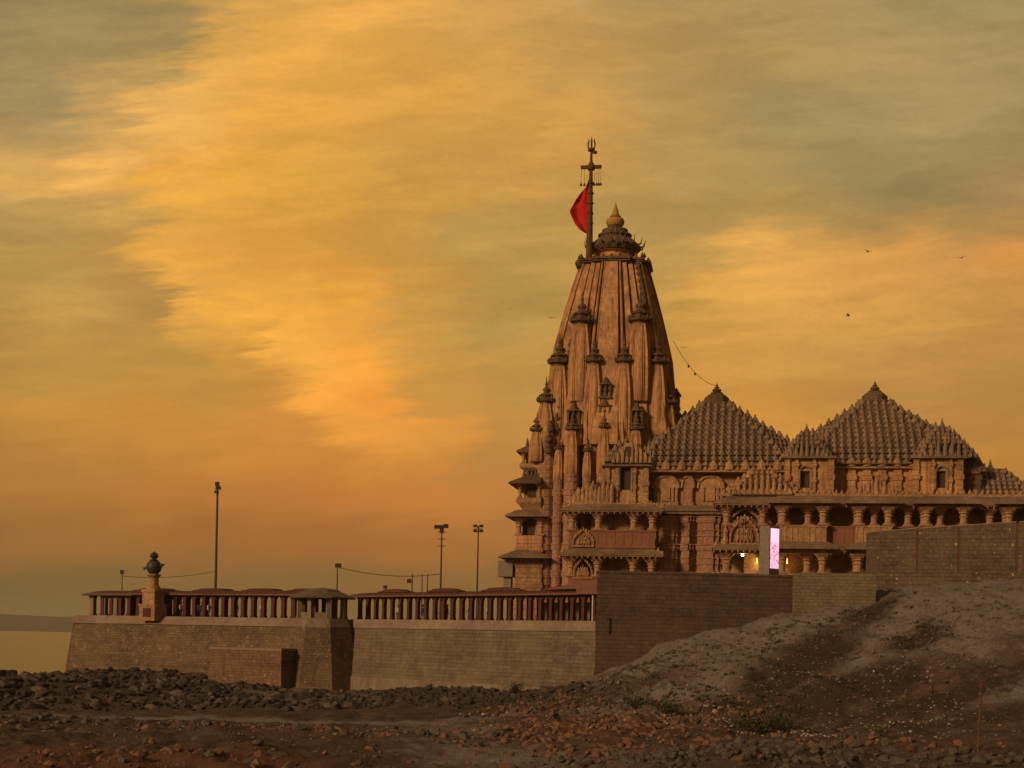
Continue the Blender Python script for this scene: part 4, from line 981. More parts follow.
def kiosk(pxl, pxr, py_f, py_p, py_l, py_r, y0, y1, out):
    x0, x1 = xl(pxl), xl(pxr)
    mb = MB(); mb.loft([[(x0+.9,y0+.6,zL(py_f)),(x1,y0+.6,zL(py_f)),(x1,y1-.6,zL(py_f)),(x0+.9,y1-.6,zL(py_f))],[(x0-.15,y0-.15,zL(py_p+4)),(x1,y0-.15,zL(py_p+4)),(x1,y1+.15,zL(py_p+4)),(x0-.15,y1+.15,zL(py_p+4))],[(x0-.15,y0-.15,zL(py_p)),(x1,y0-.15,zL(py_p)),(x1,y1+.15,zL(py_p)),(x0-.15,y1+.15,zL(py_p))]])
    mb.build('balcony', 'gold', temple)
    h = zL(py_l)-zL(py_p)-.01
    n_ = max(2, int((x1-x0)/1.6)+1)
    for i in range(n_): column(temple, x0+.25+(x1-x0-.5)*i/(n_-1), y0+.2, zL(py_p)+.004, h, .2)
    for y in np.linspace(y0+.2, y1-.2, 4)[1:]: column(temple, x0+.25, float(y), zL(py_p)+.004, h, .2)
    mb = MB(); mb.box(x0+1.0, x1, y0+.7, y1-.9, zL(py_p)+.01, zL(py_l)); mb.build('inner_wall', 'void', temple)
    mb = MB(); polys = []
    for o, zz_ in ((0, zL(py_l)+.02), (out, zL(py_l)-.05), (out+.02, zL(py_l)+.12), (-.7, zL((py_l*.45+py_r*.55))), (-1.1, zL(py_r))):
        polys.append([(x0-o,y0-o,zz_),(x1,y0-o,zz_),(x1,y1+o,zz_),(x0-o,y1+o,zz_)])
    mb.loft(polys)
    for i in range(6): mb.lathe(x0+.6+i*.45, y0+.7, [(.2,zL((py_l+py_r)/2)-.3),(.22,zL((py_l+py_r)/2)+.1),(.03,zL(py_r)+.1)], 7)
    mb.build('kiosk_roof', 'dark', temple)
kiosk(517.5, 541, 513, 498, 484, 468, YL, 3.5, .95)
kiosk(519, 538, 472, 462.5, 451, 436, YL+1, 2.5, .5)
mb = MB(); mb.box(xl(523), -7.4, YL+1.6, 2, zL(484), zL(440)); mb.build('bay_core', 'rose', temple)
# grey sheet metal box hanging under the lowest seaward eave
mb = MB(); mb.box(xl(500), xl(514.5), YL-.4, YL+2.2, zL(577), zL(561)); mb.box(xl(505), xl(512.5), YL+.1, YL+1.4, zL(600), zL(577.2)); 
gbx = mb.build('meter_cabin', 'greybox', None); gbx.location = (TX, TY, G); gbx.rotation_euler = (0,0,-TA)
tag(gbx, 'grey sheet metal cabin on a short post beside the seaward foot of the tower', 'cabin')

# ------------------------------------------------------------------ colonnades on the terrace
def pier_mesh(h, w_=.56, mt='red'):
    mb = MB(); a = w_/2
    mb.box(-a*1.25, a*1.25, -a*1.25, a*1.25, 0, .18*h); mb.box(-a, a, -a, a, .18*h, .80*h)
    mb.loft([[(f_*x, a*y, z) for x, y in ((-1,-1),(1,-1),(1,1),(-1,1))] for f_, z in ((a,.80*h),(a*1.3,.92*h),(a*1.9,h))])
    return mb.mesh('pier', mt)
def colonnade(a, b, setback, z0, h, spacing, label, humps, rows=(0, 1.07), pw=.34, roof='redroof', fmat='fascia', skip=()):
    d, n_, l = norm2(a, b); o0 = (a[0]-n_.x*setback, a[1]-n_.y*setback)
    root = thing('colonnade', label, 'colonnade', (o0[0], o0[1], z0), math.atan2(d.y, d.x), 'colonnades on the terrace')
    pm = pier_mesh(h, pw); n = int(round(l/spacing)); mb = MB()
    for j, y in enumerate(rows):
        for i in range(n+1): place('pier', pm, root, (l*i/n, y, 0), 0)
    D = rows[-1]
    mb = MB(); mb.loft([[(-.7+q_, -.75+q_, z), (l+.7-q_, -.75+q_, z), (l+.7-q_, D+.75-q_, z), (-.7+q_, D+.75-q_, z)] for q_, z in ((.08, h+.003), (0, h+.02), (0, h+.20))]); mb.build('fascia', fmat, root)
    mb = MB(); mb.loft([[(-.7+q_, -.75+q_, z), (l+.7-q_, -.75+q_, z), (l+.7-q_, D+.75-q_, z), (-.7+q_, D+.75-q_, z)] for q_, z in ((-.04, h+.203), (.02, h+.27), (.85, h+.44), (1.2, h+.50))]); mb.build('roof', roof, root)
    for (c_, hw) in humps:
        mb = MB(); mb.loft([[(c_-e, D/2-e2, z), (c_+e, D/2-e2, z), (c_+e, D/2+e2, z), (c_-e, D/2+e2, z)] for e, e2, z in ((hw*.9, D/2*.75, h+.49), (hw*.9, D/2*.75, h+.58), (hw*.66, D/2*.55, h+.66), (hw*.62, D/2*.5, h+.76), (hw*.42, D/2*.4, h+.80), (hw*.2, .1, h+.84))])
        mb.build('roof_hump', roof, root)
    mb = MB()
    for y in rows[:1]:                                           # shallow arches between the piers
        for i in range(n):
            x0, x1 = l*i/n+.21, l*(i+1)/n-.21; m_ = (x1-x0)
            top = [(x0+m_*k/6, h) for k in range(7)]; bot = [(x0+m_*k/6, h-.40+.32*math.sin(math.pi*k/6)**.6) for k in range(7)]
            mb.loft([[(x, y-.14, z) for x, z in top+bot[::-1]], [(x, y+.14, z-.001) for x, z in top+bot[::-1]]])
    mb.build('arches', 'red', root)
    mb = MB(); mb.box(-.2, l+.2, -.35, D+.35, -.12, -.003); mb.build('floor_slab', 'soilfl', root)
    return root, d, n_, l
FZ = 8.42
# seaward colonnade
A0 = WX(93, 153.9, FZ); A1 = WX(306, 140.8, FZ)
colonnade(A0, A1, 1.5, FZ, 2.45, 1.28, 'long dark red colonnade on the seaward wall, between the sea end and the grey gazebo', [(6.2, 2.6), (14.2, 2.4), (20.6, 2.4), (26.2, 2.2)], rows=(0, 1.7, 3.4), pw=.42)
B0 = WX(348, 143.2, FZ); B1 = WX(594, 118.6, FZ)
r2, d2, n2, l2 = colonnade(B0, B1, 1.5, FZ, 2.45, 1.30, 'long red brown colonnade between the grey gazebo and the dark high wall', [(5.0, 2.7), (12.6, 2.7), (20.6, 2.9), (28.6, 2.6)])
# pale stepped gable and white pipe at the landward end of the second colonnade
mb = MB(); x1 = l2+.65
mb.loft([[(x1-7.2,-.8,2.96),(x1,-.8,2.96),(x1,-.2,2.96),(x1-7.2,-.2,2.96)],[(x1-3.4,-.8,3.45),(x1-.9,-.8,3.62),(x1-.9,-.2,3.62),(x1-3.4,-.2,3.45)]]); mb.box(x1-3.4, x1, -.86, -.80, 2.5, 2.95)
mb.build('gable', 'fascia', r2)
mb = MB(); mb.tube([(l2-1.1,-.55,-.1),(l2-1.1,-.55,2.6)], .06, 6); mb.build('white_pipe', 'white', r2)
mb = MB(); mb.box(l2-3.2, l2+.3, 3.0, 3.15, 0, 2.5); mb.box(l2-11, l2-3.4, 3.0, 3.1, 0, 1.95); mb.build('back_wall', 'greycol', r2)

# small open pavilion at the sea end
root = thing('corner_pavilion', 'small grey roofed pavilion with square piers at the seaward end of the terrace', 'pavilion', (*WX(85, 154.6, FZ), FZ), math.atan2((A1[1]-A0[1]), (A1[0]-A0[0])))
pm = pier_mesh(2.35, .5, 'greycol')
for x in (0, 1.7, 3.4, 5.1):
    for y in (1.5, 4.6): place('pier', pm, root, (x-.3, y, 0))
mb = MB(); mb.loft([[(-1.1+q,.5+q,z),(6.2-q,.5+q,z),(6.2-q,5.6-q,z),(-1.1+q,5.6-q,z)] for q, z in ((.1,2.353),(0,2.38),(0,2.5),(1.2,2.9),(1.8,2.95))]); mb.build('roof', 'greyroof', root)

# gazebo on the bastion
root = thing('gazebo', 'small eight sided grey gazebo with low slate roof on the projecting bastion', 'gazebo', (BX, BY, TOPC+.01))
cm = MB(); cm.box(-.2, .2, -.2, .2, 0, 1.95); cm.box(-.26, .26, -.26, .26, 0, .2); cmm = cm.mesh('column', 'greycol')
for i in range(8): a = R(22.5+45*i); place('column', cmm, root, (2.35*math.cos(a), 2.35*math.sin(a), 0), a)
mb = MB()
for i in range(8):
    a0, a1 = R(22.5+45*i), R(67.5+45*i); p0, p1 = Vector((2.3*math.cos(a0), 2.3*math.sin(a0))), Vector((2.3*math.cos(a1), 2.3*math.sin(a1)))
    if i in (3, 4, 5):
        dd = (p1-p0).normalized(); nn_ = Vector((dd.y, -dd.x)); q0, q1 = p0+dd*.24, p1-dd*.24
        mb.loft([[(q0.x,q0.y,0),(q1.x,q1.y,0),(q1.x-nn_.x*.1,q1.y-nn_.y*.1,0),(q0.x-nn_.x*.1,q0.y-nn_.y*.1,0)],[(q0.x,q0.y,.55),(q1.x,q1.y,.55),(q1.x-nn_.x*.1,q1.y-nn_.y*.1,.55),(q0.x-nn_.x*.1,q0.y-nn_.y*.1,.55)]])
mb.build('low_panels', 'greycol', root)
mb = MB(); mb.lathe(0, 0, [(2.6,1.953),(3.45,1.96),(3.5,2.08),(2.1,2.62),(1.9,2.66),(1.7,2.86),(.6,3.0),(.1,3.05)], 8, R(22.5)); mb.build('roof', 'greyroof', root)

# arrow pillar
ax, ay = WX(153, 149.6, TOPC)
root = thing('monument', 'stone pillar carrying a dark bronze globe pierced by an arrow, before the colonnade', 'monument', (ax, ay, TOPC-.25), R(-25))
K = 1/1422.2*149.6
hgt = lambda py: (618-py)*K*1.0+.2
mb = MB(); mb.box(-1.0, 1.0, -1.0, 1.0, -.3, hgt(608)); mb.box(-1.08, 1.08, -1.08, 1.08, hgt(608), hgt(606)); mb.box(-.80, .80, -.80, .80, hgt(606), hgt(594)); mb.box(-.9, .9, -.9, .9, hgt(594), hgt(591.5)); mb.build('pedestal', 'gold', root)
mb = MB(); mb.box(-.55, .55, -1.012, -1.002, .1, hgt(610)); mb.build('plaque', 'red', root)
mb = MB(); mb.lathe(0, 0, [(.72,hgt(591.4)),(.68,hgt(588)),(.55,hgt(587)),(.5,hgt(580)),(.58,hgt(579)),(.74,hgt(577.5)),(.74,hgt(576))], 16, rib=-.04); mb.build('pillar', 'gold', root)
mb = MB(); zc_ = hgt(568.8); r_ = .80
mb.lathe(0, 0, [(.4,hgt(576.2)),(.55,hgt(575.5))]+[(r_*math.cos(a), zc_+r_*math.sin(a)) for a in [R(x) for x in range(-55, 60, 12)]], 18)
mb.lathe(0, 0, [(.84,zc_-.08),(.84,zc_+.08)], 18)
mb.lathe(0, 0, [(.38,zc_+.62),(.5,zc_+.72),(.2,zc_+.85),(.42,zc_+1.0),(.48,zc_+1.2),(.36,zc_+1.42),(.12,zc_+1.56),(.03,zc_+1.66)], 12, rib=-.06); mb.build('globe', 'bronze', root, smooth=True)
mb = MB(); mb.tube([(-1.25,0,zc_-.15),(1.15,0,zc_+.22)], .07, 6); mb.tube([(1.0,0,zc_+.20),(1.12,0,zc_+.215),(1.45,0,zc_+.27)], [.18,.18,.01], 6); mb.box(-1.4, -1.1, -.03, .03, zc_-.30, zc_-.02); mb.build('arrow', 'bronze', root)

# ------------------------------------------------------------------ masts and lamps
def mast(name, label, px, py0, py1, Y, heads, r=.09, group=None, cat='lamp post', arms=(), taper=.6):
    x, y = WX(px, Y, 12); z0 = FZ-.1; z1 = CZ + ray(px, py1)[1]*Y
    rt = thing(name, label, cat, (x, y, z0), 0, group)
    mb = MB(); mb.tube([(0,0,0),(0,0,(z1-z0)*.5),(0,0,z1-z0)], [r, r*.85, r*taper], 8); mb.build('pole', 'steel', rt)
    for (ox, oz, w_, h_) in heads:
        mb = MB(); k_ = Y/FPX
        mb.loft([[((ox+a*w_/2)*k_, -.15+b_*.15*c_, z1-z0+(oz+e*h_/2)*k_) for a, c_ in ((-1,-1),(1,-1),(1,1),(-1,1))] for e, b_ in ((-1,1.5),(1,.9))])
        mb.tube([((ox)*k_,-.1,z1-z0+oz*k_),(0,0,z1-z0+(oz-1)*k_)], .04, 5)
        mb.build('lamp_head', 'black', rt)
    for (oz, w_) in arms:
        mb = MB(); k_ = Y/FPX; mb.tube([(-w_/2*k_,0,z1-z0+oz*k_),(w_/2*k_,0,z1-z0+oz*k_)], .045, 5); mb.build('cross_arm', 'steel', rt)
    return rt
mast('lamp_post', 'tall thin dark mast rising above the seaward colonnade', 215.5, 590, 484, 158, [(0,0,4,4),(1,-4,5,3),(-.5,-8,4,3)], .16, taper=.7)
mast('lamp_post', 'tall floodlight mast with wide lamp bar and cross arms, over the second colonnade', 440.5, 588, 527, 160, [(-3,0,9,3.5),(4,1,5,4),(0,-3,4,6)], .12, arms=((-5,9),(-12,8),(-19,8)))
mast('lamp_post', 'thin floodlight mast with four small lamps in two rows', 477, 588, 526, 162, [(-3,0,4,2.5),(3,0,4,2.5),(-3,-5,4,2.5),(3,-5,4,2.5)], .11, arms=((-3,9),))
mast('lamp_post', 'short floodlight post rising beside the gazebo roof', 337, 590, 565.5, 150, [(1,0,6,4)], .09)
mast('lamp_post', 'small lamp post near the seaward corner pavilion', 122, 592, 573, 158, [(0,1,3,4)], .08)
mast('lamp_post', 'short post with round side lamp between gazebo and tall floodlight mast', 412, 588, 574, 156, [(-3,-7,4,4)], .09)
for i, px in enumerate((421.5, 427)):
    mast('distant_post', ('thin bare far off pole just beyond the short round lamp post, nearer it', 'thin bare far off pole close to the tall floodlight mast')[i], px, 592, 574, 260, [], .13, 'distant poles behind the colonnade', 'pole')
mast('camera_post', 'stubby post with small camera head on the colonnade roof', 385.5, 590, 587, 147, [(0,0,4,3)], .09, cat='camera')
def cable(label, a, b, sag, r=.022, beads=()):
    a, b = Vector(a), Vector(b); pts = [tuple(a.lerp(b, t_/24) - Vector((0, 0, sag*4*(t_/24)*(1-t_/24)))) for t_ in range(25)]
    mb = MB(); mb.tube(pts, r, 4); o = mb.build('cable', 'steel'); tag(o, label, 'cable')
    return pts
cable('thin sagging cable from the short floodlight post to the tall floodlight mast', W(337, 567, 150), W(440, 574, 160), .55, .03)
cable('thin cable from the small lamp post to the tall thin mast', W(122, 576, 158), W(217, 571, 158), .4, .025)

# illuminated sign behind the dark wall
ax, ay = WX(769, 124.0, 14)
sg_ = thing('illuminated_sign', 'upright grey sign box with a glowing pink and white face', 'sign', (ax, ay, 8.4), R(-45))
z1 = W(770, 526.5, 124)[2]-8.4; z0 = W(770, 575.5, 124)[2]-8.4
mb = MB(); mb.box(-.53, .53, -.74, .74, z0, z1); mb.build('sign_box', 'greybox', sg_)
mb = MB()
for x in (-.4, .4): mb.tube([(x,0,0),(x,0,z0+.05)], .09, 6)
mb.build('sign_leg', 'steel', sg_)
me_, t, b = mat('lit sign panel')
v = coords(t, (1,1,1)); sp = t.nodes.new('ShaderNodeSeparateXYZ'); t.links.new(v, sp.inputs[0])
n1 = noise_n(t, coords(t, (3.2, 3.2, 2.2)), 1.6, 4, .65)
msk = rng_(t, n1, .50, .56); zz_ = sp.outputs[2]
mid = rng_(t, zz_, z0+.5, z0+1.0); hi = rng_(t, zz_, z1-1.3, z1-1.7); 
mm = t.nodes.new('ShaderNodeMath'); mm.operation = 'MULTIPLY'; t.links.new(mid, mm.inputs[0]); t.links.new(hi, mm.inputs[1])
m3 = t.nodes.new('ShaderNodeMath'); m3.operation = 'MULTIPLY'; t.links.new(mm.outputs[0], m3.inputs[0]); t.links.new(msk, m3.inputs[1])
col = mixc(t, m3.outputs[0], (1.0, .60, .80), (.85, .02, .14)); t.links.new(col, b.inputs['Emission Color']); b.inputs['Emission Strength'].default_value = 1.15
b.inputs['Base Color'].default_value = (.3,.2,.25,1)
M['sign'] = me_
mb = MB(); mb.box(.533, .57, -.60, .62, z0+.6, z1-.2); mb.build('sign_face', 'sign', sg_)

# lamps lit in the lower porch
def lit_lamp(px, py, yl, power, label, r=.16, col=(1,.72,.25)):
    x, z = P(px, py, yl); wx, wy = TX+x*ca+yl*sa, TY-x*sa+yl*ca
    mb = MB(); mb.lathe(0, 0, [(.02,-r),(r*.8,-r*.6),(r,0),(r*.7,r*.6),(.05,r)], 10); mb.lathe(0, 0, [(.06,r),(.06,r+.4)], 6)
    o = mb.build('lamp', 'bulb' if r > .12 else 'dimbulb'); o.location = (wx, wy, G+z); tag(o, label, 'lamp')
    l_ = bpy.data.lights.new('lamp_light', 'POINT'); l_.energy = power; l_.color = col; l_.shadow_soft_size = .2
    lo = bpy.data.objects.new('lamp_light', l_); C.objects.link(lo); lo.location = (wx, wy-.35, G+z-.1)
lit_lamp(742.5, 555, -14.2, 60, 'bright round lamp glowing under the lower porch eave')
lit_lamp(757, 562, -12.9, 35, 'yellow lamp low beside the inner porch column', .1, (1,.8,.15))
lit_lamp(787, 563, -13.6, 28, 'small orange lamp in the lower gallery just beyond the lit sign', .1, (1,.55,.15))
x, z = P(744, 509, -14.0)

# ------------------------------------------------------------------ flag mast on the spire
MY = -2.2
fx, fz0 = P(589.2, 257, MY); fz1 = P(592, 150, MY)[1]
wx, wy = TX+fx*ca+MY*sa, TY-fx*sa+MY*ca
mk = lambda py: P(590.5, py, MY)[1]-fz0
fm = thing('flag_mast', 'tall flag mast with trident tip and cross bar beside the spire crown', 'flagpole', (wx, wy, G+fz0), -TA)
mb = MB(); mb.tube([(0,0,-.3),(0,0,mk(232)),(0,0,mk(180))], [.42,.36,.24], 10); mb.tube([(0,0,mk(180.2)),(0,0,mk(165)),(0,0,mk(150))], [.24,.18,.12], 8)
for py in (250, 243, 224, 214, 204, 194, 184): mb.lathe(0, 0, [(.40,mk(py)),(.40,mk(py)+.16)], 8)
mb.build('pole', 'rust', fm)
mb = MB(); mb.loft([[(-1.2,-.2,mk(168.5)),(1.2,-.2,mk(168.5)),(1.2,.2,mk(168.5)),(-1.2,.2,mk(168.5))],[(-1.25,-.25,mk(165.8)),(1.25,-.25,mk(165.8)),(1.25,.25,mk(165.8)),(-1.25,.25,mk(165.8))]]); mb.lathe(0, 0, [(.4,mk(170)),(.5,mk(167)),(.35,mk(164)),(.2,mk(162))], 10); mb.build('cross_bar', 'rust', fm)
for i, x in enumerate((-1.15, -.75, .4, .7, .95, 1.18)):
    mb = MB(); mb.tube([(x,0,mk(168)),(x,0,mk(183))], .025, 4); mb.lathe(x, 0, [(.15,mk(185.6)),(.13,mk(184.2)),(.06,mk(183))], 8); mb.build('bell', 'rust', fm)
mb = MB(); zb_ = mk(151); k_ = MPX
mb.lathe(0, 0, [(.2,zb_-.1),(.42,zb_),(.42,zb_+.25),(.15,zb_+.35)], 10)
mb.tube([(0,0,zb_),(0,0,mk(141)),(0,0,mk(136.5))], [.1,.12,.02], 6)
for s_ in (-1, 1): mb.tube([(0,0,mk(149)),(s_*.38,0,mk(147.5)),(s_*.42,0,mk(144)),(s_*.30,0,mk(141)),(s_*.40,0,mk(138.5))], [.09,.1,.1,.09,.02], 6)
mb.build('trident', 'rust', fm)
mb = MB(); mb.lathe(.42, 0, [(.28,mk(153.5)),(.3,mk(151.8)),(.1,mk(151))], 8); mb.tube([(0,0,mk(152.6)),(.42,0,mk(152.6))], .06, 5); mb.build('aviation_lamp', 'rust', fm)
# the flag hangs from the mast
mb = MB(); N1 = 22; rows_ = []
for i in range(N1+1):
    v_ = i/N1; py = 180+54*v_
    wd_ = (interp([0,.15,.38,.60,.8,.93,1], [0.3,4.5,13,18.5,13.5,8,1.0], v_))*MPX
    row = []
    for j in range(11):
        u_ = j/10; x = -.2 - u_*wd_*1.0; y = .34*math.sin(u_*8+v_*5)*u_+.12*math.sin(v_*17-u_*6)*u_
        row.append((x, y-.1, mk(py) - .25*u_*u_*0))
    rows_.append(row)
fr = [[(x, y+.02, z) for x, y, z in r_] for r_ in rows_]; bk = [[(x, y-.02, z) for x, y, z in r_] for r_ in rows_]
mb.loft([a_ + b_[::-1] for a_, b_ in zip(fr, bk)])
fo = mb.build('flag', 'cloth_red', smooth=True); fo.location = (wx, wy, G+fz0); fo.rotation_euler = (0,0,-TA)
tag(fo, 'bright red triangular pennant hanging from the tall mast', 'flag')
# cord of small pennants from the spire to the first hall finial
p0 = Vector((TX + 7.3*ca + -2*sa, TY - 7.3*sa - 2*ca, G+ZT(345))); p1 = Vector((TX+D1*ca, TY-D1*sa, G+P(716,386,0)[1]))
pts = [tuple(p0.lerp(p1, t_/20) - Vector((0,0,2.4*4*(t_/20)*(1-t_/20)*.45))) for t_ in range(21)]
mb = MB(); mb.tube(pts, .03, 4); o = mb.build('cord', 'steel'); tag(o, 'thin sagging cord strung from the spire to the first pyramid roof finial', 'cord')
for i in (7, 10): 
    x, y, z = pts[i]; mb = MB(); mb.lathe(0, 0, [(.02,-.35),(.14,-.2),(.1,0),(.02,.05)], 7); o = mb.build('bell', 'rust'); o.location = (x, y, z); tag(o, 'small dark ornament hanging on the cord beside the spire', 'ornament', 'ornaments on the cord')

# ------------------------------------------------------------------ birds
def bird(px, py, Y, span, yaw, flap, label):
    mb = MB(); x, y, z = W(px, py, Y)
    mb.tube([(0,-.42*span,0),(0,-.25*span,.01*span),(0,0,.03*span),(0,.28*span,0),(0,.46*span,.0)], [.02*span,.055*span,.09*span,.05*span,.012*span], 8)
    for s_ in (-1, 1):
        up_ = flap; P0 = [(0,-.12*span,.05*span),(0,.14*span,.05*span)]
        secs = [(0, -.13, .13, .04), (.28, -.17, .08, .04+up_*.18), (.62, -.06, .12, .04+up_*.25), (1.0, .12, .15, .04+up_*.12)]
        polys = [[(s_*a*span*.9, b_*span, d_*span), (s_*a*span*.9, c_*span, d_*span), (s_*a*span*.9, c_*span, d_*span+.02), (s_*a*span*.9, b_*span, d_*span+.02)] for a, b_, c_, d_ in secs]
        mb.loft(polys)
    mb.loft([[(-.03*span,.40*span,0),(.03*span,.40*span,0),(.03*span,.40*span,.015),(-.03*span,.40*span,.015)],[(-.10*span,.60*span,0),(.10*span,.60*span,0),(.10*span,.60*span,.012),(-.10*span,.60*span,.012)]])
    o = mb.build('bird', 'bird'); o.location = (x, y, z); o.rotation_euler = (R(8), 0, yaw); tag(o, label, 'bird', 'birds in the sky')
bird(868, 252, 190, 0.76, .4, 1.0, 'dark bird with raised wings high above the second pyramid roof')
bird(961.5, 258, 190, 0.72, -.8, .8, 'dark bird farthest from the spire, near the edge of the sky')
bird(848, 316, 185, 0.76, 1.0, 1.2, 'small dark bird flying between the two other birds above the second roof peak')
bird(552, 318, 180, 0.65, .2, .3, 'tiny dark bird flying level on the seaward side of the spire')
bird(683.5, 347.5, 180, 0.65, -.3, .2, 'tiny dark bird flying close above the cord beside the spire')

# ------------------------------------------------------------------ people
def person_mesh(joints, edges, radii, mats_by_z):
    me = bpy.data.meshes.new('person_skel'); me.from_pydata(joints, edges, []); ob = bpy.data.objects.new('tmp', me); C.objects.link(ob)
    md = ob.modifiers.new('s', 'SKIN'); sk = me.skin_vertices[0].data if me.skin_vertices else None
    if sk is None:
        import bmesh
        bm = bmesh.new(); bm.from_mesh(me); bm.verts.layers.skin.verify(); bm.to_mesh(me); bm.free(); sk = me.skin_vertices[0].data
    for i, r_ in enumerate(radii): sk[i].radius = (r_, r_) if not isinstance(r_, tuple) else r_
    sk[0].use_root = True
    ob.modifiers.new('u', 'SUBSURF').levels = 1
    dg = bpy.context.evaluated_depsgraph_get(); ev = ob.evaluated_get(dg); out = bpy.data.meshes.new_from_object(ev)
    bpy.data.objects.remove(ob); bpy.data.meshes.remove(me)
    for m_ in mats_by_z: out.materials.append(M[m_])
    for p in out.polygons:
        c_ = p.center; p.use_smooth = True
        p.material_index = 2 if c_.z < .92 and c_.z > .07 else (1 if .92 <= c_.z < 1.43 and abs(c_.x) < .46 and not (c_.z < 1.0 and abs(c_.x) > .22) else 0)
    return out
def person(x, y, z, yaw, label, lean=0, stride=.1, shirt='shirt', trouser='trouser', arm=0, sc=1.0):
    J = [(0,0,.95),(0,0,1.15),(0,-.02*lean,1.36),(0,-.03*lean,1.47),(0,-.05-.03*lean,1.60),
         (-.10,0,.90),(-.11,-stride,.50),(-.11,-stride*.4,.09),(-.11,-stride*.4-.14,.05),(.10,0,.90),(.11,stride*.6,.50),(.11,stride*1.4,.09),(.11,stride*1.4-.14,.05),
         (-.19,0,1.38),(-.24,.02,1.12),(-.24-.02*arm,-.10-.15*arm,.90+.15*arm),(-.24,-.14-.2*arm,.80+.2*arm),(.19,0,1.38),(.24,.04,1.12),(.25,-.04,.88),(.25,-.08,.79)]
    E = [(0,1),(1,2),(2,3),(3,4),(0,5),(5,6),(6,7),(7,8),(0,9),(9,10),(10,11),(11,12),(2,13),(13,14),(14,15),(15,16),(2,17),(17,18),(18,19),(19,20)]
    Rr = [(.15,.11),(.13,.10),(.17,.10),.055,(.085,.10),.09,.062,.045,.035,.09,.062,.045,.035,.06,.045,.036,.03,.06,.045,.036,.03]
    me = person_mesh(J, E, Rr, ('skin', shirt, trouser)); me.name = 'person'
    o = place('person', me, None, (x, y, z), yaw); o.scale = (sc, sc, sc)
    tag(o, label, 'person', 'people on the terrace and galleries')
    mb = MB(); mb.lathe(0, -.04-.03*lean, [(.085,1.60),(.105,1.66),(.095,1.73),(.05,1.77),(.01,1.78)], 10); hr = mb.build('hair', 'hair', o, smooth=True)
PPL = [(181, 'white', 'trouser', 1.1, 0, 'person in white shirt beneath the seaward colonnade beside the arrow pillar'),
       (197, 'shirt', 'trouser', 2.4, .5, 'person in blue shirt, seaward member of the trio under the long dark red colonnade'),
       (201.5, 'trouser', 'trouser', 3.5, 0, 'person dressed all in dark clothes, in the middle of the trio by the tall mast'),
       (209, 'white', 'trouser', -2.2, .8, 'person in white shirt, member of the trio nearest the tall thin mast'),
       (314, 'white', 'white', .6, 0, 'person dressed all in white standing under the gazebo roof'),
       (398, 'white', 'trouser', .3, .8, 'person in white shirt among piers below the short round lamp post'),
       (423, 'trouser', 'shirt', -1.1, .2, 'person in dark shirt and blue trousers in the second colonnade'),
       (436, 'white', 'shirt', 2.0, .2, 'person in white shirt and blue trousers under the tall floodlight mast'),
       (470, 'shirt', 'trouser', -.5, .6, 'person in blue shirt and dark trousers below the four lamp mast')]
PPL += [(236, 'trouser', 'trouser', .4, .3, 'person in dark clothes standing alone midway along the dark red colonnade'),
        (262, 'white', 'shirt', 2.9, .6, 'person in white shirt and blue trousers just seaward of the grey gazebo'),
        (447, 'trouser', 'trouser', 1.2, .1, 'person in dark clothes between the two floodlight masts'),
        (489, 'white', 'trouser', 2.6, .5, 'person in white shirt near the landward end of the open colonnade')]
for px, sh, tr, yw, ar, lb in PPL:
    if px < 300: Y = 153.6 + (px-98)/(306-98)*(140.8-153.6) + 1.8
    elif px < 330: Y = BY + .3
    else: Y = 143 + (px-352)/(594-352)*(118.6-143) + 3.4
    x, y = WX(px, Y, 9); person(x, y, FZ+.003 if not 300 < px < 330 else TOPC+.01, yw, lb, 0, .08+.1*ar, sh, tr, ar)
for px, sh, lb in ((877.5, 'white', 'person in pale shirt leaning on the upper gallery parapet above the tall mottled wall corner'), (893, 'shirt', 'person in blue shirt at the upper gallery parapet between two columns'), (881.5+26, 'white', 'person in white shirt at the gallery parapet farther along the mottled wall')):
    x, z = P(px, 524, YC+.75); zf_ = zC(543.3); wx_, wy_ = TX+x*ca+(YC+.75)*sa, TY-x*sa+(YC+.75)*ca
    person(wx_, wy_, G+zf_, .2, lb, 1, .05, sh, 'trouser', .8, 1.25)

# ------------------------------------------------------------------ rusty fence post with wire
def fpost(px, Y, top, label, lean, nx=None):
    x, y = WX(px, Y, 2); z = H(x, y); zt_ = W(px, top, Y)[2]
    mb = MB(); mb.tube([(0,0,-.4),(lean*.5,0,(zt_-z)*.5),(lean,0,zt_-z)], [.055,.05,.045], 7); mb.tube([(-.22+lean,0,zt_-z-.02),(.2+lean,0,zt_-z+.04)], .03, 5)
    o = mb.build('fence_post', 'rust'); o.location = (x, y, z); tag(o, label, 'post'); return Vector((x+lean, y, zt_-.08))
pa = fpost(977.5, 62, 682, 'thin rusty iron post leaning slightly on the near mound slope', .1)
for k, (bx2, by2, bz2, nm_) in enumerate(((*WX(1060, 60, 4), 0, 'upper'), (*WX(1060, 60, 4), 0, 'lower'))):
    z_e = H(bx2, by2)+1.9-k*.8
    pts = [tuple((pa-Vector((0,0,.8*k))).lerp(Vector((bx2,by2,z_e)), t_/10) - Vector((0,0,.15*4*(t_/10)*(1-t_/10)))) for t_ in range(11)]
    mb = MB(); mb.tube(pts, .012, 4); o = mb.build('fence_wire', 'rust'); tag(o, 'thin rusty %s wire running off the leaning iron post' % nm_, 'wire')

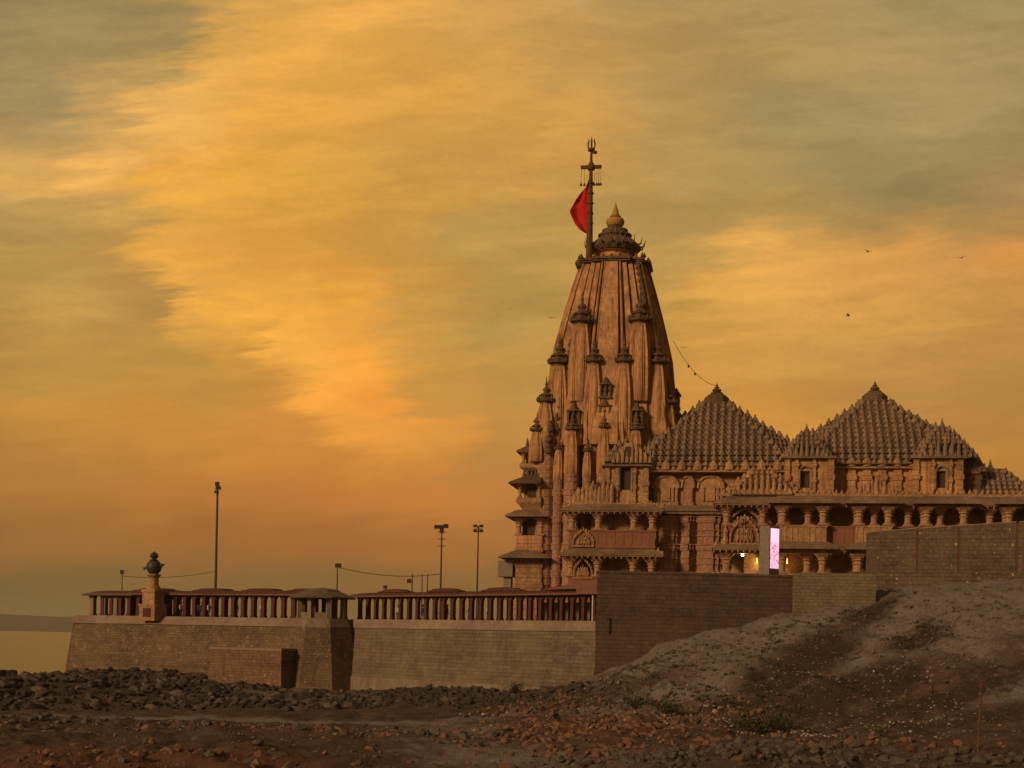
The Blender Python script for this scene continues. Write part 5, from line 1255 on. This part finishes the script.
# ------------------------------------------------------------------ rocks
def rock_mesh(seed, mt, sub=2, flat=.7):
    import bmesh
    bm = bmesh.new(); bmesh.ops.create_icosphere(bm, subdivisions=sub, radius=1)
    rs = random.Random(seed); planes = [(Vector((rs.gauss(0,1), rs.gauss(0,1), rs.gauss(0,1))).normalized(), rs.uniform(.48,.85)) for _ in range(11)]
    ax_ = (rs.uniform(.8,1.3), rs.uniform(.65,1.0), rs.uniform(.5,.85)*flat/.7)
    for v in bm.verts:
        co = v.co.copy()
        for n_, d_ in planes:
            k = co.dot(n_)-d_
            if k > 0: co -= n_*k
        co += co.normalized()*.06*noise.noise(co*2.3+Vector((seed,0,0)))
        v.co = Vector((co.x*ax_[0], co.y*ax_[1], co.z*ax_[2]))
    me = bpy.data.meshes.new('boulder'); bm.to_mesh(me); bm.free(); me.materials.append(M[mt]); return me
def rockmat(name, a, b_, c_):
    m, t, b = mat(name); oi = t.nodes.new('ShaderNodeObjectInfo'); v = coords(t, (1,1,1)); n = noise_n(t, v, 1.6, 6, .7)
    c = mixc(t, rng_(t, oi.outputs['Random'], 0, 1), a, b_); c = mixc(t, rng_(t, n, .45, .7, 0, .8), c, c_)
    t.links.new(c, b.inputs['Base Color']); b.inputs['Roughness'].default_value = .95
    bp = t.nodes.new('ShaderNodeBump'); bp.inputs['Strength'].default_value = .5; bp.inputs['Distance'].default_value = .15; t.links.new(n, bp.inputs['Height']); t.links.new(bp.outputs[0], b.inputs['Normal'])
    return m
M['riprap'] = rockmat('dark basalt', (.035,.027,.023), (.145,.10,.075), (.022,.017,.014))
M['redstone'] = rockmat('reddish rubble', (.19,.095,.058), (.10,.052,.034), (.07,.035,.022))
M['greyst'] = rockmat('grey green stone', (.08,.065,.05), (.13,.10,.07), (.04,.03,.022))
M['palest'] = rockmat('pale rubble', (.42,.30,.2), (.3,.2,.13), (.2,.13,.08))
M['clod'] = rockmat('earth clods', (.16,.11,.08), (.27,.195,.145), (.07,.048,.036))
BM = [rock_mesh(i, 'riprap', 2) for i in range(14)]
def bank(px):     # front and back of the boulder bank at this column
    f0 = interp([-40,0,60,150,300,420,520,600], [100,101,103,105,108,110,109,104], px)
    f1 = interp([-40,0,40,76,150,250,300,336,420,500,575,600], [114,117,126,148,148,142,135,139,132,125.5,118,110], px)
    return f0, f1
cands = []
rr = random.Random(3)
for _ in range(4200):
    px = rr.uniform(-14, 590); f0, f1 = bank(px); Y = f0 + (f1-f0)*rr.random()**.9
    sz = .26*(.72/.26)**(rr.random()**1.4)*(1.0 if px < 380 else .8)
    cands.append((sz/Y, sz, px, Y))
# keep a spacing so that stones rest side by side
kept = []; small = []
cands.sort(reverse=True)
for q_, sz, px, Y in cands:
    x, y = WX(px, Y, 2.5)
    ok = all((x-a)**2+(y-b_)**2 > (.60*(sz+s2))**2 for a, b_, s2 in kept[-400:] if True)
    if ok and len(kept) < 300: kept.append((x, y, sz))
    elif rr.random() < .9: small.append((x, y, min(sz, .75)))
for x, y, sz in kept:
    o = place('boulder', rr.choice(BM), None, (x, y, H(x, y)+.12*sz), rr.uniform(0, 6.28), (sz*rr.uniform(.9,1.6), sz*rr.uniform(.7,1), sz*rr.uniform(.6,1.0)))
    o.rotation_euler = (rr.uniform(-.5,.5), rr.uniform(-.5,.5), rr.uniform(0,6.28))
    tag(o, 'dark angular boulder in the rock bank at the foot of the sea walls', 'boulder', 'boulders of the rock bank')
def scatter(name, mt, pts, label, sub=1, nvar=8, seed=50, cat='rubble'):
    V0 = []; F0 = []
    for i in range(nvar):
        me = rock_mesh(seed+i, mt, sub); V0.append(np.array([v.co[:] for v in me.vertices])); F0.append([tuple(p.vertices) for p in me.polygons]); bpy.data.meshes.remove(me)
    mb = MB(); r3 = random.Random(seed)
    for x, y, z, s_ in pts:
        k = r3.randrange(nvar); a = r3.uniform(0, 6.28); c_, sn = math.cos(a), math.sin(a); t_ = r3.uniform(-.5, .5); ct, st = math.cos(t_), math.sin(t_)
        Rm = np.array([[c_,-sn,0],[sn,c_,0],[0,0,1]]) @ np.array([[1,0,0],[0,ct,-st],[0,st,ct]])
        vs = (V0[k]*s_) @ Rm.T + np.array([x, y, z]); o_ = len(mb.v); mb.v += [tuple(q) for q in vs]; mb.f += [tuple(i+o_ for i in f_) for f_ in F0[k]]; 
    me = bpy.data.meshes.new(name); me.from_pydata(mb.v, [], mb.f); me.materials.append(M[mt]); o = place(name, me)
    tag(o, label, cat, None, 'stuff'); return o
scatter('riprap', 'riprap', [(x, y, H(x, y)+.05*s_, s_*.75) for x, y, s_ in small], 'smaller dark broken stones filling the rock bank below the sea walls', 2)
def zone_pts(n, ctrs, smin, smax, seed):
    r3 = random.Random(seed); out = []
    for _ in range(n):
        px, Y, rx, ry = r3.choice(ctrs); c = zc(px, Y); x, y = c[0]+r3.gauss(0, rx*.55), c[1]+r3.gauss(0, ry*.55)
        if y < 52 or (y > 112 and x > 6): continue
        s_ = smin*(smax/smin)**(r3.random()**1.8); out.append((x, y, H(x, y)+.15*s_, s_))
    return out
scatter('rubble', 'redstone', zone_pts(2600, [(590,86,9,9),(590,86,9,9),(640,82,9,8),(560,97,5,8),(600,72,8,8),(690,92,6,5),(60,64,12,5),(330,80,9,4),(540,104,4,5),(870,70,8,4)], .06, .42, 4), 'reddish broken brick and stone scattered over the near ground', 1, 8, 60)
scatter('rubble', 'greyst', zone_pts(1900, [(700,63,8,4),(760,66,8,3),(850,64,8,3),(640,64,6,4),(150,82,14,6),(40,90,10,5),(400,80,8,4),(560,100,6,6),(960,60,7,3),(230,64,18,5),(640,112,4,3)], .08, .50, 5), 'grey and greenish stones lying along the foot of the mound', 1, 8, 75)
scatter('rubble', 'palest', zone_pts(260, [(690,92,5,3),(640,90,8,5),(575,88,7,7),(690,90,4,2),(560,104,5,3)], .06, .26, 6), 'pale broken slabs among the rubble at the foot of the mound', 1, 6, 90)
scatter('clods', 'clod', zone_pts(5200, [(800,98,12,7),(720,104,8,6),(900,92,9,8),(960,100,9,8),(650,102,6,6),(850,84,10,6),(640,92,8,6),(100,80,20,10),(350,82,16,10)], .04, .20, 8), 'small earth clods and stones strewn over the mound and the flat ground', 1, 8, 120)
# litter
M['litter'] = plainmat('torn plastic and paper', (.46,.41,.35), .6)
r3 = random.Random(9); mb = MB()
for (px, Y, rx, ry, n) in ((800,78,6,1.4,60),(740,82,4,1.2,30),(900,84,4,3,30),(930,92,4,3,16),(850,96,5,3,10),(720,98,5,3,18),(600,110,4,3,20),(690,92,4,2,14),(480,104,6,3,10)):
    for _ in range(n):
        c = zc(px, Y); x, y = c[0]+r3.gauss(0, rx*.6), c[1]+r3.gauss(0, ry*.6); z = H(x, y)+.04; s_ = r3.uniform(.03, .11); a = r3.uniform(0, 3.14)
        top = [(x+s_*math.cos(a+k*1.57)*r3.uniform(.6,1.2), y+s_*math.sin(a+k*1.57)*r3.uniform(.6,1.2), z+r3.uniform(.0,.12)) for k in range(4)]
        mb.loft([top, [(p[0], p[1], p[2]+.03) for p in top]])
o = mb.build('litter', 'litter'); tag(o, 'white scraps of litter strewn over the mound slope', 'litter', None, 'stuff')

# ------------------------------------------------------------------ plants
mg, t, b = mat('dry green leaves'); v = coords(t); n = noise_n(t, v, 2.2, 3, .6)
c = mixc(t, rng_(t, n, .35, .65), (.028,.032,.013), (.07,.060,.024)); t.links.new(c, b.inputs['Base Color']); b.inputs['Roughness'].default_value = .8; M['leaf'] = mg
M['drygrass'] = plainmat('dry grass', (.13,.10,.045), .9)
def tufts(name, mt, ctrs, n, hmin, hmax, seed, label, cat='grass'):
    r3 = random.Random(seed); mb = MB()
    for _ in range(n):
        px, Y, rx, ry = r3.choice(ctrs); c = WX(px, Y, 5 if Y > 95 else 2); x, y = c[0]+r3.gauss(0, rx*.55), c[1]+r3.gauss(0, ry*.55)
        if y < 50 or (y > 111 and x > 14) or (y > 115 and x > 6): continue
        z = H(x, y)-.03; h_ = r3.uniform(hmin, hmax)
        for k in range(7):
            a = r3.uniform(0, 6.28); l_ = h_*r3.uniform(.6,1.1); w_ = .03+.03*r3.random(); bx2, by2 = x+r3.gauss(0,.12), y+r3.gauss(0,.12)
            ex, ey = bx2+math.cos(a)*l_*.6, by2+math.sin(a)*l_*.6; px_, py_ = -math.sin(a)*w_, math.cos(a)*w_
            mb.add([(bx2-px_,by2-py_,z),(bx2+px_,by2+py_,z),((bx2+ex)/2+px_,(by2+ey)/2+py_,z+l_*.6),(ex,ey,z+l_*.8),((bx2+ex)/2-px_,(by2+ey)/2-py_,z+l_*.6)], [(0,1,2,3,4)])
    me = bpy.data.meshes.new(name); me.from_pydata(mb.v, [], mb.f); me.materials.append(M[mt]); o = place(name, me); tag(o, label, cat, None, 'stuff')
tufts('weeds', 'leaf', [(800,100,8,3),(745,94,4,3),(745,94,4,3),(880,92,5,3),(870,108,4,2),(650,104,4,3),(560,104,4,2),(915,100,3,2.5),(850,84,5,3),(780,98,5,3),(690,98,4,3)], 330, .10, .34, 12, 'low green weeds growing in patches over the mound slope', 'weeds')
tufts('dry_grass', 'drygrass', [(640,110,4,4),(720,106,8,4),(960,102,8,6),(820,108,6,3),(600,100,5,4),(880,80,10,5),(700,88,7,2)], 900, .10, .28, 13, 'sparse dry grass tufts on the pale upper slopes')
def shrub(px, Y, w_, h_, seed, label, dens=420):
    r3 = random.Random(seed); x0, y0 = WX(px, Y, 3); z0 = H(x0, y0)
    rt = thing('shrub', label, 'shrub', (x0, y0, z0), 0, 'shrubs near the rubble'); mb = MB(); tips = []
    for k in range(16):
        a = r3.uniform(0, 6.28); e = r3.uniform(.1, 1); tip = (math.cos(a)*w_*.5*e, math.sin(a)*w_*.5*e, h_*r3.uniform(.5, 1)*(1-.35*e)); tips.append(tip)
        mb.tube([(0,0,-.1),(tip[0]*.4,tip[1]*.4,tip[2]*.55),tip], [.035,.025,.01], 4)
    mb.build('stems', 'rust', rt); mb = MB()
    for k in range(dens):
        tp = r3.choice(tips); f_ = r3.uniform(.4, 1.08); sp_ = .16*w_
        x, y, z = tp[0]*f_+r3.gauss(0, sp_*.6), tp[1]*f_+r3.gauss(0, sp_*.6), max(.02, tp[2]*f_+r3.gauss(0, sp_*.4)); s_ = r3.uniform(.06, .13)
        a, e = r3.uniform(0, 6.28), r3.uniform(-1, 1); d_ = Vector((math.cos(a)*math.cos(e), math.sin(a)*math.cos(e), math.sin(e))); q_ = d_.orthogonal().normalized()*s_*.4; d_ *= s_
        mb.add([(x-d_.x,y-d_.y,z-d_.z),(x+q_.x,y+q_.y,z+q_.z),(x+d_.x,y+d_.y,z+d_.z),(x-q_.x,y-q_.y,z-q_.z)], [(0,1,2,3)])
    mb.build('foliage', 'leaf', rt)
shrub(515, 120, 2.0, 1.35, 1, 'small dark bushy shrub at the foot of the long coursed wall')
shrub(752, 82, 3.6, 1.9, 2, 'widest dark shrub at the foot of the mound, below the weeds', 1100)
shrub(668, 92, 2.4, 1.2, 3, 'green shrub beside the pale rubble where the mound begins', 600)
shrub(775, 84, 2.4, 1.1, 4, 'low shrub leaning against the far flank of the widest one', 500)
shrub(634, 97, 1.8, .9, 5, 'smallest low shrub on the lower slope under the dark wall', 350)

# ------------------------------------------------------------------ evening haze over the water
mh = bpy.data.materials.new('evening haze'); mh.use_nodes = True; t = mh.node_tree
for n_ in list(t.nodes):
    if n_.type != 'OUTPUT_MATERIAL': t.nodes.remove(n_)
pv = t.nodes.new('ShaderNodeVolumePrincipled'); pv.inputs['Color'].default_value = (.9,.8,.62,1); pv.inputs['Density'].default_value = .00013; pv.inputs['Anisotropy'].default_value = .2
t.links.new(pv.outputs[0], [n_ for n_ in t.nodes if n_.type == 'OUTPUT_MATERIAL'][0].inputs['Volume']); M['haze'] = mh
mb = MB(); mb.box(-8200, 8200, -200, 8200, -8, 72); o = mb.build('haze', 'haze'); o['kind'] = 'stuff'
